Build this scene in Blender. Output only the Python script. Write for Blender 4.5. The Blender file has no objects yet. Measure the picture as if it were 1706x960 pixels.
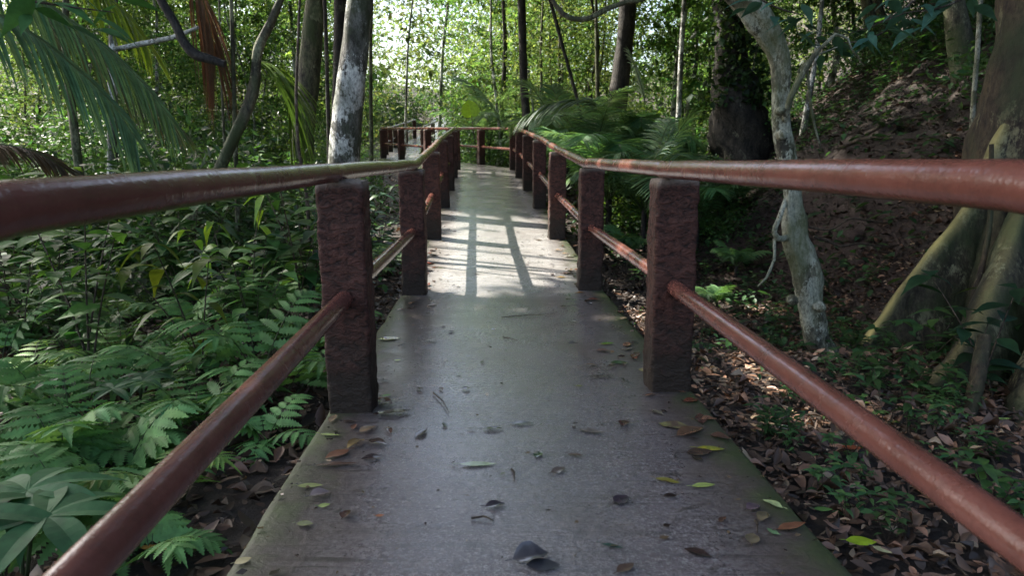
import bpy, math, random
import numpy as np
from mathutils import Vector, Matrix, Euler
R = math.radians
rs = np.random.RandomState(11)
random.seed(11)
scn = bpy.context.scene
COL = scn.collection

# ------------------------------------------------------------------ camera
HC = 0.9625; F = 1137.0; PITCH = math.atan(218.0/F)
cp, sp = math.cos(PITCH), math.sin(PITCH)
def P(x, y, Y):
    """point of the place seen at photo pixel (x,y) at distance Y ahead"""
    d = y-480.0; yy = F*cp-d*sp; zz = -(F*sp+d*cp); t = Y/yy
    return np.array([(x-853.0)*t, Y, HC+zz*t])
def PZ(x, y, z=0.0):
    d = y-480.0; yy = F*cp-d*sp; zz = -(F*sp+d*cp); t = (z-HC)/zz
    return np.array([(x-853.0)*t, yy*t, z])
cam = bpy.data.cameras.new('camera'); co = bpy.data.objects.new('camera', cam); COL.objects.link(co)
co.location = (0, 0, HC); co.rotation_euler = (R(90)-PITCH, 0, 0)
cam.sensor_width = 36; cam.lens = 36*F/1706; cam.clip_start = .02; cam.clip_end = 800
cam.dof.use_dof = True; cam.dof.focus_distance = 2.9; cam.dof.aperture_fstop = 6.3
scn.camera = co
scn.render.engine = 'CYCLES'
scn.view_settings.view_transform = 'Standard'; scn.view_settings.look = 'None'
scn.view_settings.exposure = 0; scn.view_settings.gamma = 1
cy = scn.cycles
cy.max_bounces = 7; cy.diffuse_bounces = 4; cy.glossy_bounces = 3; cy.transmission_bounces = 4
cy.use_denoising = True; cy.caustics_reflective = False; cy.caustics_refractive = False
cy.sample_clamp_indirect = 6.0
cy.film_exposure = 3.6

# ------------------------------------------------------------------ light
SUNV = np.array([-.81, .44, .91]); SUNV = SUNV/np.linalg.norm(SUNV)
w = bpy.data.worlds.new('World'); scn.world = w; w.use_nodes = True
nt = w.node_tree; bg = nt.nodes['Background']
sky = nt.nodes.new('ShaderNodeTexSky'); sky.sky_type = 'NISHITA'; sky.sun_disc = False
sky.sun_elevation = math.asin(SUNV[2]); sky.sun_rotation = math.atan2(SUNV[0], SUNV[1])
sky.air_density = 1.0; sky.dust_density = 4.0; sky.ozone_density = 1.0
nt.links.new(sky.outputs[0], bg.inputs[0]); bg.inputs[1].default_value = 0.15
sl = bpy.data.lights.new('sun', 'SUN'); sl.energy = 5.0; sl.angle = R(.5); sl.color = (1, .95, .86)
so = bpy.data.objects.new('sun', sl); COL.objects.link(so)
so.rotation_euler = Vector(SUNV).to_track_quat('Z', 'Y').to_euler()

# ------------------------------------------------------------------ helpers
def tag(o, label=None, cat=None, group=None, kind=None):
    if label: o['label'] = label
    if cat: o['category'] = cat
    if group: o['group'] = group
    if kind: o['kind'] = kind
    return o
def empty(name, loc=(0, 0, 0), rz=0., s=1.):
    o = bpy.data.objects.new(name, None); COL.objects.link(o); o.location = loc
    o.rotation_euler = (0, 0, rz); o.scale = (s, s, s); o.empty_display_size = .1
    return o
def copy_tree(o, parent=None):
    c = o.copy(); COL.objects.link(c); c.parent = parent
    for ch in list(o.children): copy_tree(ch, c)
    return c
def nrm(a):
    a = np.asarray(a, float); return a/np.maximum(np.linalg.norm(a, axis=-1, keepdims=True), 1e-9)
def hsh(ix, iy, s=0):
    v = np.sin(ix*127.1+iy*311.7+s*74.7)*43758.5453; return v-np.floor(v)
def noise2(x, y, s=0):
    x = np.asarray(x, float); y = np.asarray(y, float)
    ix = np.floor(x); iy = np.floor(y); fx = x-ix; fy = y-iy
    fx = fx*fx*(3-2*fx); fy = fy*fy*(3-2*fy)
    return (hsh(ix, iy, s)*(1-fx)+hsh(ix+1, iy, s)*fx)*(1-fy)+(hsh(ix, iy+1, s)*(1-fx)+hsh(ix+1, iy+1, s)*fx)*fy
def fbm(x, y, s=0, o=4):
    a = 0; k = .5
    for i in range(o): a = a+k*noise2(x*2**i, y*2**i, s+i*3.3); k *= .5
    return a
def smooth(a, b, x):
    t = np.clip((x-a)/(b-a), 0, 1); return t*t*(3-2*t)

class MB:
    def __init__(s): s.v = []; s.c = []; s.f = []; s.m = []; s.n = 0
    def add(s, V, Fc, C=(1, 1, 1), mi=0):
        V = np.asarray(V, float).reshape(-1, 3); Fc = np.asarray(Fc, int)
        C = np.asarray(C, float)
        if C.ndim == 1: C = np.tile(C, (len(V), 1))
        s.v.append(V); s.c.append(C); s.f.append(Fc+s.n); s.m.append(np.full(len(Fc), mi)); s.n += len(V)
    def data(s): return np.vstack(s.v), s.f, np.vstack(s.c)
    def mesh(s, name, mats, smooth_=True):
        V = np.vstack(s.v); C = np.vstack(s.c); me = bpy.data.meshes.new(name)
        me.vertices.add(len(V)); me.vertices.foreach_set('co', V.astype(np.float32).ravel())
        li = np.concatenate([f.ravel() for f in s.f]); tot = np.concatenate([np.full(len(f), f.shape[1]) for f in s.f])
        st = np.concatenate([[0], np.cumsum(tot)[:-1]])
        me.loops.add(len(li)); me.loops.foreach_set('vertex_index', li.astype(np.int32))
        me.polygons.add(len(tot)); me.polygons.foreach_set('loop_start', st.astype(np.int32))
        me.polygons.foreach_set('material_index', np.concatenate(s.m).astype(np.int32))
        me.polygons.foreach_set('use_smooth', np.full(len(tot), smooth_))
        ca = me.color_attributes.new('Col', 'FLOAT_COLOR', 'POINT')
        ca.data.foreach_set('color', np.hstack([C, np.ones((len(C), 1))]).astype(np.float32).ravel())
        for m in (mats if isinstance(mats, (list, tuple)) else [mats]): me.materials.append(m)
        me.update(calc_edges=True); me.validate()
        return me
    def build(s, name, mats, parent=None, loc=(0, 0, 0), smooth_=True):
        o = bpy.data.objects.new(name, s.mesh(name, mats, smooth_)); COL.objects.link(o)
        o.location = loc; o.parent = parent
        return o

def resample(pts, rad, step):
    pts = np.asarray(pts, float); rad = np.asarray(rad, float)
    seg = np.linalg.norm(np.diff(pts, axis=0), axis=1); s = np.concatenate([[0], np.cumsum(seg)])
    n = max(3, int(s[-1]/step)+1); t = np.linspace(0, s[-1], n)
    # smooth catmull via cubic-ish interpolation: linear then box smoothing
    out = np.stack([np.interp(t, s, pts[:, i]) for i in range(3)], 1); r = np.interp(t, s, rad)
    k = max(1, int(.5*np.mean(seg)/step))
    if k > 1:
        ker = np.ones(2*(k//2)+1); ker /= ker.sum(); pad = k//2
        for i in range(3):
            a = np.concatenate([2*out[0, i]-out[1:pad+1, i][::-1], out[:, i], 2*out[-1, i]-out[-pad-1:-1, i][::-1]])
            out[:, i] = np.convolve(a, ker, 'valid')
    return out, r
def tube(mb, pts, rad, sides=10, col=(1, 1, 1), lump=0., seed=0, mi=0, cap=True, lfreq=3., flute=0.):
    pts = np.asarray(pts, float); n = len(pts); rad = np.broadcast_to(np.asarray(rad, float), (n,))
    T = nrm(np.gradient(pts, axis=0)); ref = np.array([1., 0, 0]) if abs(T[0][0]) < .9 else np.array([0, 1., 0])
    A = np.zeros((n, 3)); a = nrm(np.cross(T[0], ref))
    for i in range(n):
        a = a-T[i]*np.dot(a, T[i]); a = a/np.linalg.norm(a); A[i] = a
    B = np.cross(T, A); th = np.linspace(0, 2*np.pi, sides, endpoint=False)
    s = np.concatenate([[0], np.cumsum(np.linalg.norm(np.diff(pts, axis=0), axis=1))])
    rr = rad[:, None]*np.ones((1, sides))
    if lump:
        cth = np.cos(th)[None]*1.3+7; sth = np.sin(th)[None]*1.3+s[:, None]*lfreq
        rr = rr*(1+lump*(fbm(cth+seed, sth+seed*1.7, seed)*2-1)*1.6)
        if flute: rr = rr*(1+flute*np.sin(th[None]*3+s[:, None]*1.7+seed+2*noise2(s[:, None]*1.5+0*th[None], th[None]*.6+seed, 2))+flute*.5*np.sin(th[None]*7+s[:, None]*3))
    V = pts[:, None]+rr[..., None]*(A[:, None]*np.cos(th)[None, :, None]+B[:, None]*np.sin(th)[None, :, None])
    i = np.arange(n-1)[:, None]; j = np.arange(sides)[None]
    Fq = np.stack([i*sides+j, i*sides+(j+1) % sides, (i+1)*sides+(j+1) % sides, (i+1)*sides+j], -1).reshape(-1, 4)
    mb.add(V.reshape(-1, 3), Fq, col, mi)
    if cap:
        for e, rev in ((0, True), (n-1, False)):
            ring = V[e]; c = pts[e]; VV = np.vstack([ring, c[None]])
            ff = [[(q+1) % sides, q, sides] if rev else [q, (q+1) % sides, sides] for q in range(sides)]
            mb.add(VV, ff, col, mi)
def blades(mb, Pp, D, S, L, W, C, nseg=4, droop=.3, fold=.15, prof=None, teeth=0, mi=0, curl=0., shine=None):
    """N leaves at once: P base, D direction, S side, L length, W width"""
    Pp = np.atleast_2d(Pp); N = len(Pp); D = nrm(np.broadcast_to(D, (N, 3))); S = np.broadcast_to(S, (N, 3))
    S = nrm(S-D*np.sum(S*D, 1, keepdims=True)); U = np.cross(D, S)
    U = np.where(U[:, 2:3] < 0, -U, U)
    L = np.broadcast_to(L, (N,)).astype(float); W = np.broadcast_to(W, (N,)).astype(float)
    droop = np.broadcast_to(droop, (N,)).astype(float); curl = np.broadcast_to(curl, (N,)).astype(float)
    t = np.linspace(0, 1, nseg+1)
    wp = np.interp(t, np.linspace(0, 1, len(prof)), prof) if prof is not None else np.maximum(np.sin(np.pi*t**.75), .02)
    if teeth:
        z = np.where(np.arange(nseg+1) % 2 == 0, 1-teeth, 1.0); wp = wp*z
    wp = np.maximum(wp, .015)
    c = Pp[:, None]+D[:, None]*(L[:, None]*t)[..., None]+np.array([0, 0, -1.])*(droop[:, None]*L[:, None]*t**2)[..., None]
    hw = .5*W[:, None]*wp[None]
    sh = (.5*teeth*L/nseg)[:, None, None]*D[:, None] if teeth else 0
    up = U[:, None]*(hw*fold+curl[:, None]*hw**2/np.maximum(W[:, None], 1e-4)*2)[..., None]
    Lf = c+S[:, None]*hw[..., None]+up+sh; Rt = c-S[:, None]*hw[..., None]+up+sh
    V = np.stack([Lf, c, Rt], 2)  # N, nseg+1, 3, 3
    k = np.arange(nseg)[:, None]*3+np.array([[0, 1]]); k = k.ravel()
    base = np.stack([k, k+1, k+4, k+3], 1)
    per = 3*(nseg+1)
    Fq = (base[None]+(np.arange(N)*per)[:, None, None]).reshape(-1, 4)
    C = np.atleast_2d(C); C = np.broadcast_to(C, (N, 3))
    CC = np.repeat(C, per, 0)
    mb.add(V.reshape(-1, 3), Fq, CC, mi)
def kites(mb, Pp, D, S, L, W, C, mi=0, bend=.15):
    N = len(Pp); D = nrm(D); S = nrm(S-D*np.sum(S*D, 1, keepdims=True)); U = np.cross(D, S)
    L = np.broadcast_to(L, (N,))[:, None]; W = np.broadcast_to(W, (N,))[:, None]
    V = np.stack([Pp, Pp+D*L*.42+S*W*.5, Pp+D*L-U*L*bend, Pp+D*L*.42-S*W*.5], 1)
    Fq = np.arange(4*N).reshape(N, 4)
    mb.add(V.reshape(-1, 3), Fq, np.repeat(np.broadcast_to(C, (N, 3)), 4, 0), mi)
def rdir(n, zs=1., zo=0.):
    v = rs.normal(size=(n, 3)); v[:, 2] = v[:, 2]*zs+zo; return nrm(v)
def vary(c, n, v=.25, h=.15):
    c = np.asarray(c, float); k = np.exp(rs.normal(0, v, (n, 1)))
    w_ = rs.normal(0, h, (n, 1))
    return np.clip(c[None]*k*np.hstack([1+w_, 1+w_*.2, 1-w_*.5]), .003, 1)

# ------------------------------------------------------------------ materials
def new_mat(name):
    m = bpy.data.materials.new(name); m.use_nodes = True; t = m.node_tree
    return m, t, t.nodes['Principled BSDF'], t.nodes['Material Output']
def N(t, typ, **kw):
    n = t.nodes.new(typ)
    for k, v in kw.items():
        if k in n.inputs: n.inputs[k].default_value = v
        else: setattr(n, k, v)
    return n
def ramp(t, src, stops):
    r = t.nodes.new('ShaderNodeValToRGB'); e = r.color_ramp.elements
    while len(e) < len(stops): e.new(.5)
    for q, (p, c) in zip(e, stops):
        q.position = p; q.color = (c, c, c, 1) if isinstance(c, (int, float)) else (*c, 1)
    t.links.new(src, r.inputs[0]); return r.outputs[0]
def mixc(t, fac, a, b, mode='MIX'):
    m = t.nodes.new('ShaderNodeMix'); m.data_type = 'RGBA'; m.blend_type = mode
    for i, s in ((0, fac), (6, a), (7, b)):
        if isinstance(s, (int, float)): m.inputs[i].default_value = s if i == 0 else (s, s, s, 1)
        elif isinstance(s, tuple): m.inputs[i].default_value = (*s, 1)
        else: t.links.new(s, m.inputs[i])
    return m.outputs[2]
def tex(t, coord, typ='ShaderNodeTexNoise', scale=5., detail=6., rough=.6, stretch=None, **kw):
    n = t.nodes.new(typ); n.inputs['Scale'].default_value = scale
    if 'Detail' in n.inputs: n.inputs['Detail'].default_value = detail
    if 'Roughness' in n.inputs: n.inputs['Roughness'].default_value = rough
    for k, v in kw.items():
        if k in n.inputs: n.inputs[k].default_value = v
        else: setattr(n, k, v)
    if stretch:
        mp = t.nodes.new('ShaderNodeMapping'); mp.inputs['Scale'].default_value = stretch
        t.links.new(coord, mp.inputs[0]); coord = mp.outputs[0]
    t.links.new(coord, n.inputs['Vector']); return n.outputs[0]
def bump(t, h, strength=.5, dist=.01, prev=None):
    b = t.nodes.new('ShaderNodeBump'); b.inputs['Strength'].default_value = strength; b.inputs['Distance'].default_value = dist
    t.links.new(h, b.inputs['Height'])
    if prev is not None: t.links.new(prev, b.inputs['Normal'])
    return b.outputs[0]
def objco(t): return t.nodes.new('ShaderNodeTexCoord').outputs['Object']
def attr(t): a = t.nodes.new('ShaderNodeAttribute'); a.attribute_name = 'Col'; return a

def leaf_material(name, trans=.4, rough=.38, spec=.5, tcol=(1.25, 1.2, .7), varo=.35):
    m, t, b, out = new_mat(name); a = attr(t)
    oi = t.nodes.new('ShaderNodeObjectInfo')
    k = t.nodes.new('ShaderNodeMapRange'); k.inputs[3].default_value = 1-varo; k.inputs[4].default_value = 1+varo
    t.links.new(oi.outputs['Random'], k.inputs[0])
    nz = ramp(t, tex(t, objco(t), scale=23, detail=3), [(.3, .72), (.7, 1.2)])
    vm = t.nodes.new('ShaderNodeVectorMath'); vm.operation = 'SCALE'
    t.links.new(a.outputs['Color'], vm.inputs[0]); t.links.new(k.outputs[0], vm.inputs['Scale'])
    c = mixc(t, 1., vm.outputs[0], nz, 'MULTIPLY')
    t.links.new(c, b.inputs['Base Color']); b.inputs['Roughness'].default_value = rough
    b.inputs['Specular IOR Level'].default_value = spec
    tr = t.nodes.new('ShaderNodeBsdfTranslucent'); t.links.new(mixc(t, 1., c, tcol, 'MULTIPLY'), tr.inputs[0])
    mx = t.nodes.new('ShaderNodeMixShader'); mx.inputs[0].default_value = trans
    t.links.new(b.outputs[0], mx.inputs[1]); t.links.new(tr.outputs[0], mx.inputs[2]); t.links.new(mx.outputs[0], out.inputs[0])
    return m
M_leaf = leaf_material('leaf', .42, .47, .38)
M_fern = leaf_material('fern leaf', .3, .55, .22, varo=.2)
M_far = leaf_material('far leaf', .5, .55, .2, (1.15, 1.2, .7), varo=.35)
M_dry = leaf_material('dry leaf', .12, .5, .4, (1.1, .9, .6), .2)
M_wet = leaf_material('wet fallen leaf', .06, .16, .7, (1., 1., .6), .1)

def bark_material(name, c1, c2, c3, scale=9., lich_lit=.52, bs=.8, moss=None):
    m, t, b, out = new_mat(name); o = objco(t)
    n1 = tex(t, o, scale=scale, detail=9, rough=.7, stretch=(1, 1, .35)); n2 = tex(t, o, scale=scale*.35, detail=5, rough=.6)
    nf = tex(t, o, scale=scale*5, detail=6, rough=.75, stretch=(1, 1, .5))
    c = mixc(t, ramp(t, n1, [(.4, 0.), (.6, 1.)]), c1, c2)
    n2b = t.nodes.new('ShaderNodeMath'); n2b.operation = 'MULTIPLY_ADD'; n2b.inputs[1].default_value = .45; t.links.new(nf, n2b.inputs[0]); t.links.new(n2, n2b.inputs[2])
    c = mixc(t, ramp(t, n2b.outputs[0], [(lich_lit+.21, 0.), (lich_lit+.26, 1.)]), c, c3)
    c = mixc(t, 1., c, ramp(t, nf, [(.35, .35), (.6, 1.25)]), 'MULTIPLY')
    if moss:
        n3 = tex(t, o, scale=3.1, detail=6, rough=.65, stretch=(1, 1, .6)); c = mixc(t, ramp(t, n3, [(.45, 0.), (.62, .85)]), c, moss)
    t.links.new(c, b.inputs['Base Color']); b.inputs['Roughness'].default_value = .75
    b.inputs['Specular IOR Level'].default_value = .3
    t.links.new(bump(t, nf, bs*.8, .012, bump(t, n1, bs, .03)), b.inputs['Normal'])
    return m
M_barkpale = bark_material('pale lichen bark', (.045, .042, .034), (.2, .195, .17), (.62, .62, .57), 8, .5, moss=(.05, .06, .03))  # lichen patches, whitened to stand in for sunlight on the trunk
M_barkdark = bark_material('dark bark', (.012, .01, .008), (.05, .042, .032), (.09, .085, .06), 10, .62)
M_barkgreen = bark_material('mossy bark', (.03, .025, .018), (.13, .12, .07), (.2, .2, .12), 9, .55, moss=(.045, .06, .02))
M_barkbent = bark_material('mottled bark', (.05, .045, .03), (.24, .23, .15), (.36, .36, .27), 12, .5, 1., moss=(.09, .1, .04))
M_butt = bark_material('buttress bark', (.025, .017, .012), (.075, .055, .03), (.12, .11, .06), 7, .62, 1., moss=(.035, .045, .018))
M_ridge = bark_material('buttress bark with painted edge light', (.018, .014, .01), (.07, .06, .032), (.13, .125, .07), 8, .57, .8, moss=(.035, .05, .016))
_t = M_ridge.node_tree; _b = _t.nodes['Principled BSDF']; _l = _b.inputs['Base Color'].links[0].from_socket; _a = attr(_t); _s = _t.nodes.new('ShaderNodeSeparateColor'); _t.links.new(_a.outputs['Color'], _s.inputs[0])
_t.links.new(mixc(_t, _s.outputs[0], _l, (.42, .36, .13)), _b.inputs['Base Color'])  # yellow ridge tint: soft light along the root edge put into the colour
M_twig = bark_material('twig bark', (.03, .022, .015), (.12, .09, .06), (.16, .13, .1), 30, .6)

# concrete deck
M_deck, t, b, out = new_mat('wet concrete'); o = objco(t); a = attr(t)
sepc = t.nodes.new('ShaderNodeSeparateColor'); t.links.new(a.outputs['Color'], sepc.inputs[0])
n_fine = tex(t, o, scale=70, detail=6, rough=.8); n_mid = tex(t, o, scale=7, detail=8, rough=.65); n_big = tex(t, o, scale=1.7, detail=5, rough=.55)
n_brush = tex(t, o, scale=26, detail=7, rough=.75, stretch=(.09, 1.9, 1), Distortion=.6)
n_brush2 = tex(t, o, scale=9, detail=5, rough=.7, stretch=(.15, 1.6, 1), Distortion=1.)
c = mixc(t, ramp(t, n_mid, [(.3, 0.), (.7, 1.)]), (.068, .05, .053), (.135, .106, .11))
c = mixc(t, ramp(t, n_fine, [(.44, 0.), (.6, .85)]), c, (.23, .215, .2))
c = mixc(t, ramp(t, n_fine, [(.36, .8), (.46, 0.)]), c, (.022, .021, .02))
c = mixc(t, sepc.outputs[1], c, mixc(t, n_mid, (.3, .29, .27), (.55, .53, .5)))  # bright concrete colour that paints in the sun patch
c = mixc(t, ramp(t, n_brush, [(.36, .75), (.48, 0.)]), c, (.025, .023, .021))
c = mixc(t, ramp(t, n_big, [(.5, 0.), (.62, .35)]), c, (.12, .085, .065))
n_bl = tex(t, o, scale=16, detail=4, rough=.55, Distortion=1.2); c = mixc(t, ramp(t, n_bl, [(.62, 0.), (.66, .75)]), c, (.035, .03, .027)); c = mixc(t, ramp(t, n_bl, [(.3, .5), (.34, 0.)]), c, (.2, .19, .175))
glare = t.nodes.new('ShaderNodeMath'); glare.operation = 'MULTIPLY_ADD'; glare.inputs[1].default_value = .7; t.links.new(n_big, glare.inputs[0]); t.links.new(sepc.outputs[0], glare.inputs[2])
c = mixc(t, ramp(t, glare.outputs[0], [(.4, .5), (.95, 0.)]), c, mixc(t, n_fine, (.1, .093, .093), (.33, .315, .31)))  # paler slab middle stands in for wet glare
# moss and dirt towards the edges
ed = t.nodes.new('ShaderNodeMath'); ed.operation = 'ADD'
nsc = t.nodes.new('ShaderNodeMath'); nsc.operation = 'MULTIPLY_ADD'; nsc.inputs[1].default_value = .55; nsc.inputs[2].default_value = -.275
t.links.new(n_mid, nsc.inputs[0]); t.links.new(sepc.outputs[0], ed.inputs[0]); t.links.new(nsc.outputs[0], ed.inputs[1])
dirt = ramp(t, ed.outputs[0], [(.6, 0.), (.85, .8)]); moss = ramp(t, ed.outputs[0], [(.82, 0.), (1., .85)])
c = mixc(t, dirt, c, (.05, .036, .026)); mossn = tex(t, o, scale=55, detail=4)
c = mixc(t, moss, c, mixc(t, mossn, (.014, .024, .006), (.07, .105, .022)))
t.links.new(c, b.inputs['Base Color'])
r1 = ramp(t, n_big, [(.35, .14), (.65, .27)]); r2 = mixc(t, dirt, r1, .6)
r2 = mixc(t, ramp(t, n_fine, [(.35, 0.), (.75, .5)]), r2, .5)
t.links.new(r2, b.inputs['Roughness']); b.inputs['Specular IOR Level'].default_value = .55
nb = bump(t, n_brush, .6, .005); nb = bump(t, n_brush2, .3, .008, nb); nb = bump(t, n_fine, .6, .003, nb); nb = bump(t, n_mid, .3, .012, nb); nb = bump(t, n_bl, .5, .008, nb)
t.links.new(nb, b.inputs['Normal'])
cb = bump(t, n_brush, .3, .002); cb = bump(t, n_fine, .4, .0014, cb); cb = bump(t, n_bl, .35, .004, cb); cb = bump(t, n_mid, .25, .008, cb); t.links.new(cb, b.inputs['Coat Normal'])
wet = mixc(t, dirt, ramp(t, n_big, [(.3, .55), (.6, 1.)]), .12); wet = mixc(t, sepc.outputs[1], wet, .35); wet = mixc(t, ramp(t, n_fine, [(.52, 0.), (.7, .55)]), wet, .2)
t.links.new(wet, b.inputs['Coat Weight']); b.inputs['Coat Roughness'].default_value = .13; b.inputs['Coat IOR'].default_value = 1.4

# ground
M_ground, t, b, out = new_mat('forest soil'); o = objco(t); a = attr(t)
n1 = tex(t, o, scale=14, detail=9, rough=.75); n2 = tex(t, o, scale=1.3, detail=5); n3 = tex(t, o, 'ShaderNodeTexVoronoi', scale=16)
c = mixc(t, ramp(t, n1, [(.3, 0.), (.7, 1.)]), (.012, .009, .007), (.06, .04, .026))
c = mixc(t, ramp(t, n3, [(.0, .6), (.35, 0.)]), c, (.1, .062, .04))
c = mixc(t, a.outputs['Fac'], c, mixc(t, n1, (.014, .007, .005), (.05, .024, .016)))
t.links.new(c, b.inputs['Base Color']); b.inputs['Roughness'].default_value = .8
nb = bump(t, n1, 1., .04); t.links.new(bump(t, n3, .6, .02, nb), b.inputs['Normal'])

# post stucco and rail paint
M_post, t, b, out = new_mat('rough red render'); o = objco(t); a = attr(t)
n1 = tex(t, o, scale=34, detail=6, rough=.62, Distortion=.7, stretch=(1, 1, 1.5)); n2 = tex(t, o, scale=4.5, detail=6); n4 = tex(t, o, scale=120, detail=3)
c = mixc(t, ramp(t, n1, [(.35, 0.), (.6, 1.)]), (.02, .009, .006), (.095, .037, .025))
c = mixc(t, ramp(t, n2, [(.5, 0.), (.75, .45)]), c, (.05, .028, .02)); b.inputs['Specular IOR Level'].default_value = .25
sx = t.nodes.new('ShaderNodeSeparateColor'); t.links.new(a.outputs['Color'], sx.inputs[0])
c = mixc(t, sx.outputs[0], mixc(t, n1, (.012, .009, .006), (.045, .03, .02)), c)       # dark damp foot
c = mixc(t, sx.outputs[1], c, mixc(t, n1, (.1, .08, .06), (.34, .27, .21)))       # worn top edge
t.links.new(c, b.inputs['Base Color']); b.inputs['Roughness'].default_value = .62
nb = bump(t, n1, 1., .016); t.links.new(bump(t, n4, .8, .004, nb), b.inputs['Normal'])

M_rail, t, b, out = new_mat('red brown gloss paint'); o = objco(t)
n1 = tex(t, o, scale=150, detail=3, rough=.5); n2 = tex(t, o, scale=5, detail=6); n3 = tex(t, o, scale=38, detail=8, rough=.8); n5 = tex(t, o, scale=14, detail=4)
c = mixc(t, ramp(t, n2, [(.35, 0.), (.65, 1.)]), (.125, .046, .034), (.175, .066, .049))
c = mixc(t, ramp(t, n1, [(.55, 0.), (.8, .25)]), c, (.26, .1, .075))
n6 = tex(t, o, scale=9, detail=7, rough=.75); c = mixc(t, ramp(t, n6, [(.5, 0.), (.72, .7)]), c, (.07, .03, .022))
c = mixc(t, ramp(t, n3, [(.73, 0.), (.75, .8)]), c, (.05, .022, .018))
c = mixc(t, ramp(t, n3, [(.23, .6), (.26, 0.)]), c, (.3, .19, .16))
t.links.new(c, b.inputs['Base Color']); t.links.new(ramp(t, n5, [(.3, .14), (.7, .3)]), b.inputs['Roughness'])
nb = bump(t, n1, .5, .0012); t.links.new(bump(t, n5, .45, .006, nb), b.inputs['Normal'])

# ------------------------------------------------------------------ walkway line and terrain
NODES = np.array([[.21, -2.5], [-.06, 4.85], [-.62, 16.1], [-3.43, 21.8], [-4.3, 29], [-4.15, 37], [-4.3, 46]])
ZY = [-3, 4.85, 7, 9.1, 11.2, 13.2, 16, 22, 28, 36, 44, 60, 90]; ZZ = [0, 0, .13, .30, .43, .57, .70, .95, 1.2, 2.0, 3.3, 5.5, 10.]
def dz(Y): return np.interp(Y, ZY, ZZ)
def cx(Y): return np.interp(Y, NODES[:, 1], NODES[:, 0])
def miter(off):
    out = []
    for i, p in enumerate(NODES):
        d0 = nrm(NODES[i]-NODES[i-1]) if i else nrm(NODES[1]-NODES[0])
        d1 = nrm(NODES[i+1]-NODES[i]) if i < len(NODES)-1 else d0
        n0 = np.array([d0[1], -d0[0]]); n1 = np.array([d1[1], -d1[0]]); m = nrm(n0+n1); out.append(p+m*off/np.dot(m, n0))
    return np.array(out)
def terr(x, y):
    x = np.asarray(x, float); y = np.asarray(y, float)
    base = dz(y); d = x-cx(y)
    gap = np.interp(y, [0, 4, 8, 20], [.15, .2, .34, .3])
    z = base-gap+0*x
    # left dip then rise
    l = np.clip(-d-.9, 0, None); z = z-.25*smooth(0, 2.5, l)+.10*np.clip(l-4, 0, 40)
    # right gully and hillside
    r = np.clip(d-.8, 0, None)
    gul = smooth(3.8, 5, y)*(1-smooth(11, 15, y)); z = z-.32*gul*smooth(0, .25, r)*(1-.4*smooth(1.2, 2.5, r))
    foot = np.interp(y, [-5, 3, 5, 9, 14, 25, 50], [4.6, 3.9, 3.0, 2.7, 4.2, 9, 18])
    s = np.clip(x-foot, 0, None); n = fbm(x*.6+40, y*.6+11, 5)
    z = z+(1.-np.exp(-s*1.7))*.55+np.minimum(s*.72, 14+.05*s)*smooth(0, 1.2, s)+(n-.5)*.5*smooth(0, 1.5, s)
    z = z+(fbm(x*3.1, y*3.1, 15)-.5)*.3*smooth(.2, 1.2, s)
    z = z+(fbm(x*1.3, y*1.3, 2)-.5)*.12*smooth(.9, 1.6, np.abs(d))
    return z
gx = np.concatenate([np.linspace(-60, -9, 60), np.linspace(-8.8, 12, 261), np.linspace(12.4, 60, 70)])
gy = np.concatenate([np.linspace(-8, 14, 220), np.linspace(14.2, 30, 90), np.linspace(30.6, 110, 90)])
X, Y = np.meshgrid(gx, gy); Z = terr(X, Y)+(fbm(X*5, Y*5, 9)-.5)*.03
nx = len(gx); i = np.arange(len(gy)-1)[:, None]*nx+np.arange(nx-1)[None]
red = smooth(2.2, 3.2, X)*(1-smooth(5, 9, X-.2*Y))*.55*smooth(.45, .55, fbm(X*.9, Y*.9, 21))+np.exp(-((X-1.15)/.5)**2-((Y-5.2)/1.1)**2)*.9+np.exp(-((X-2.9)/.8)**2-((Y-8.)/2.)**2)*.7
mb = MB(); mb.add(np.stack([X, Y, Z], -1).reshape(-1, 3), np.stack([i, i+1, i+nx+1, i+nx], -1).reshape(-1, 4), np.repeat(np.clip(red, 0, 1).reshape(-1, 1), 3, 1))
g = mb.build('ground', M_ground); g['kind'] = 'structure'

# deck slab
HW = .745
seg_pts = []
def side_at(off, n=.07):
    m = miter(off); out = []
    return m
offs = np.concatenate([[-1., -1., -.985], np.linspace(-.96, .96, 25), [.985, 1., 1.]])
mits = [miter(o_*HW) for o_ in offs]
rows = []
for k in range(len(NODES)-1):
    ln = np.linalg.norm(NODES[k+1]-NODES[k]); n = int(ln/.06 if k < 2 else ln/.25)
    for q in range(n): rows.append((k, q/n))
rows.append((len(NODES)-2, 1.))
V = []; Cc = []
for ri, (k, u) in enumerate(rows):
    for j, o_ in enumerate(offs):
        p = mits[j][k]*(1-u)+mits[j][k+1]*u; z = float(dz(NODES[k][1]*(1-u)+NODES[k+1][1]*u))
        wob = (noise2(ri*.35, 3.*(o_ > 0), 4)-.5)*.01*(abs(o_) > .97)
        z += (fbm(p[0]*2.3, p[1]*2.3, 3)-.5)*.008
        if j in (0, len(offs)-1): z -= .2
        elif abs(o_) == 1.: z -= .022
        elif abs(o_) > .98: z -= .008
        V.append((p[0]+wob, p[1], z)); dry = float(smooth(4.7, 5.4, p[1]+.5*noise2(p[0]*4, p[1]*4, 6))*(1-.5*smooth(7.4, 9.5, p[1]))); Cc.append((abs(o_), dry*.85, 0))  # dry stretch is also paler, painting in the sun patch and bright far deck
n = len(offs); i = np.arange(len(rows)-1)[:, None]*n+np.arange(n-1)[None]
mb = MB(); mb.add(V, np.stack([i, i+1, i+n+1, i+n], -1).reshape(-1, 4), Cc)
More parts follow.
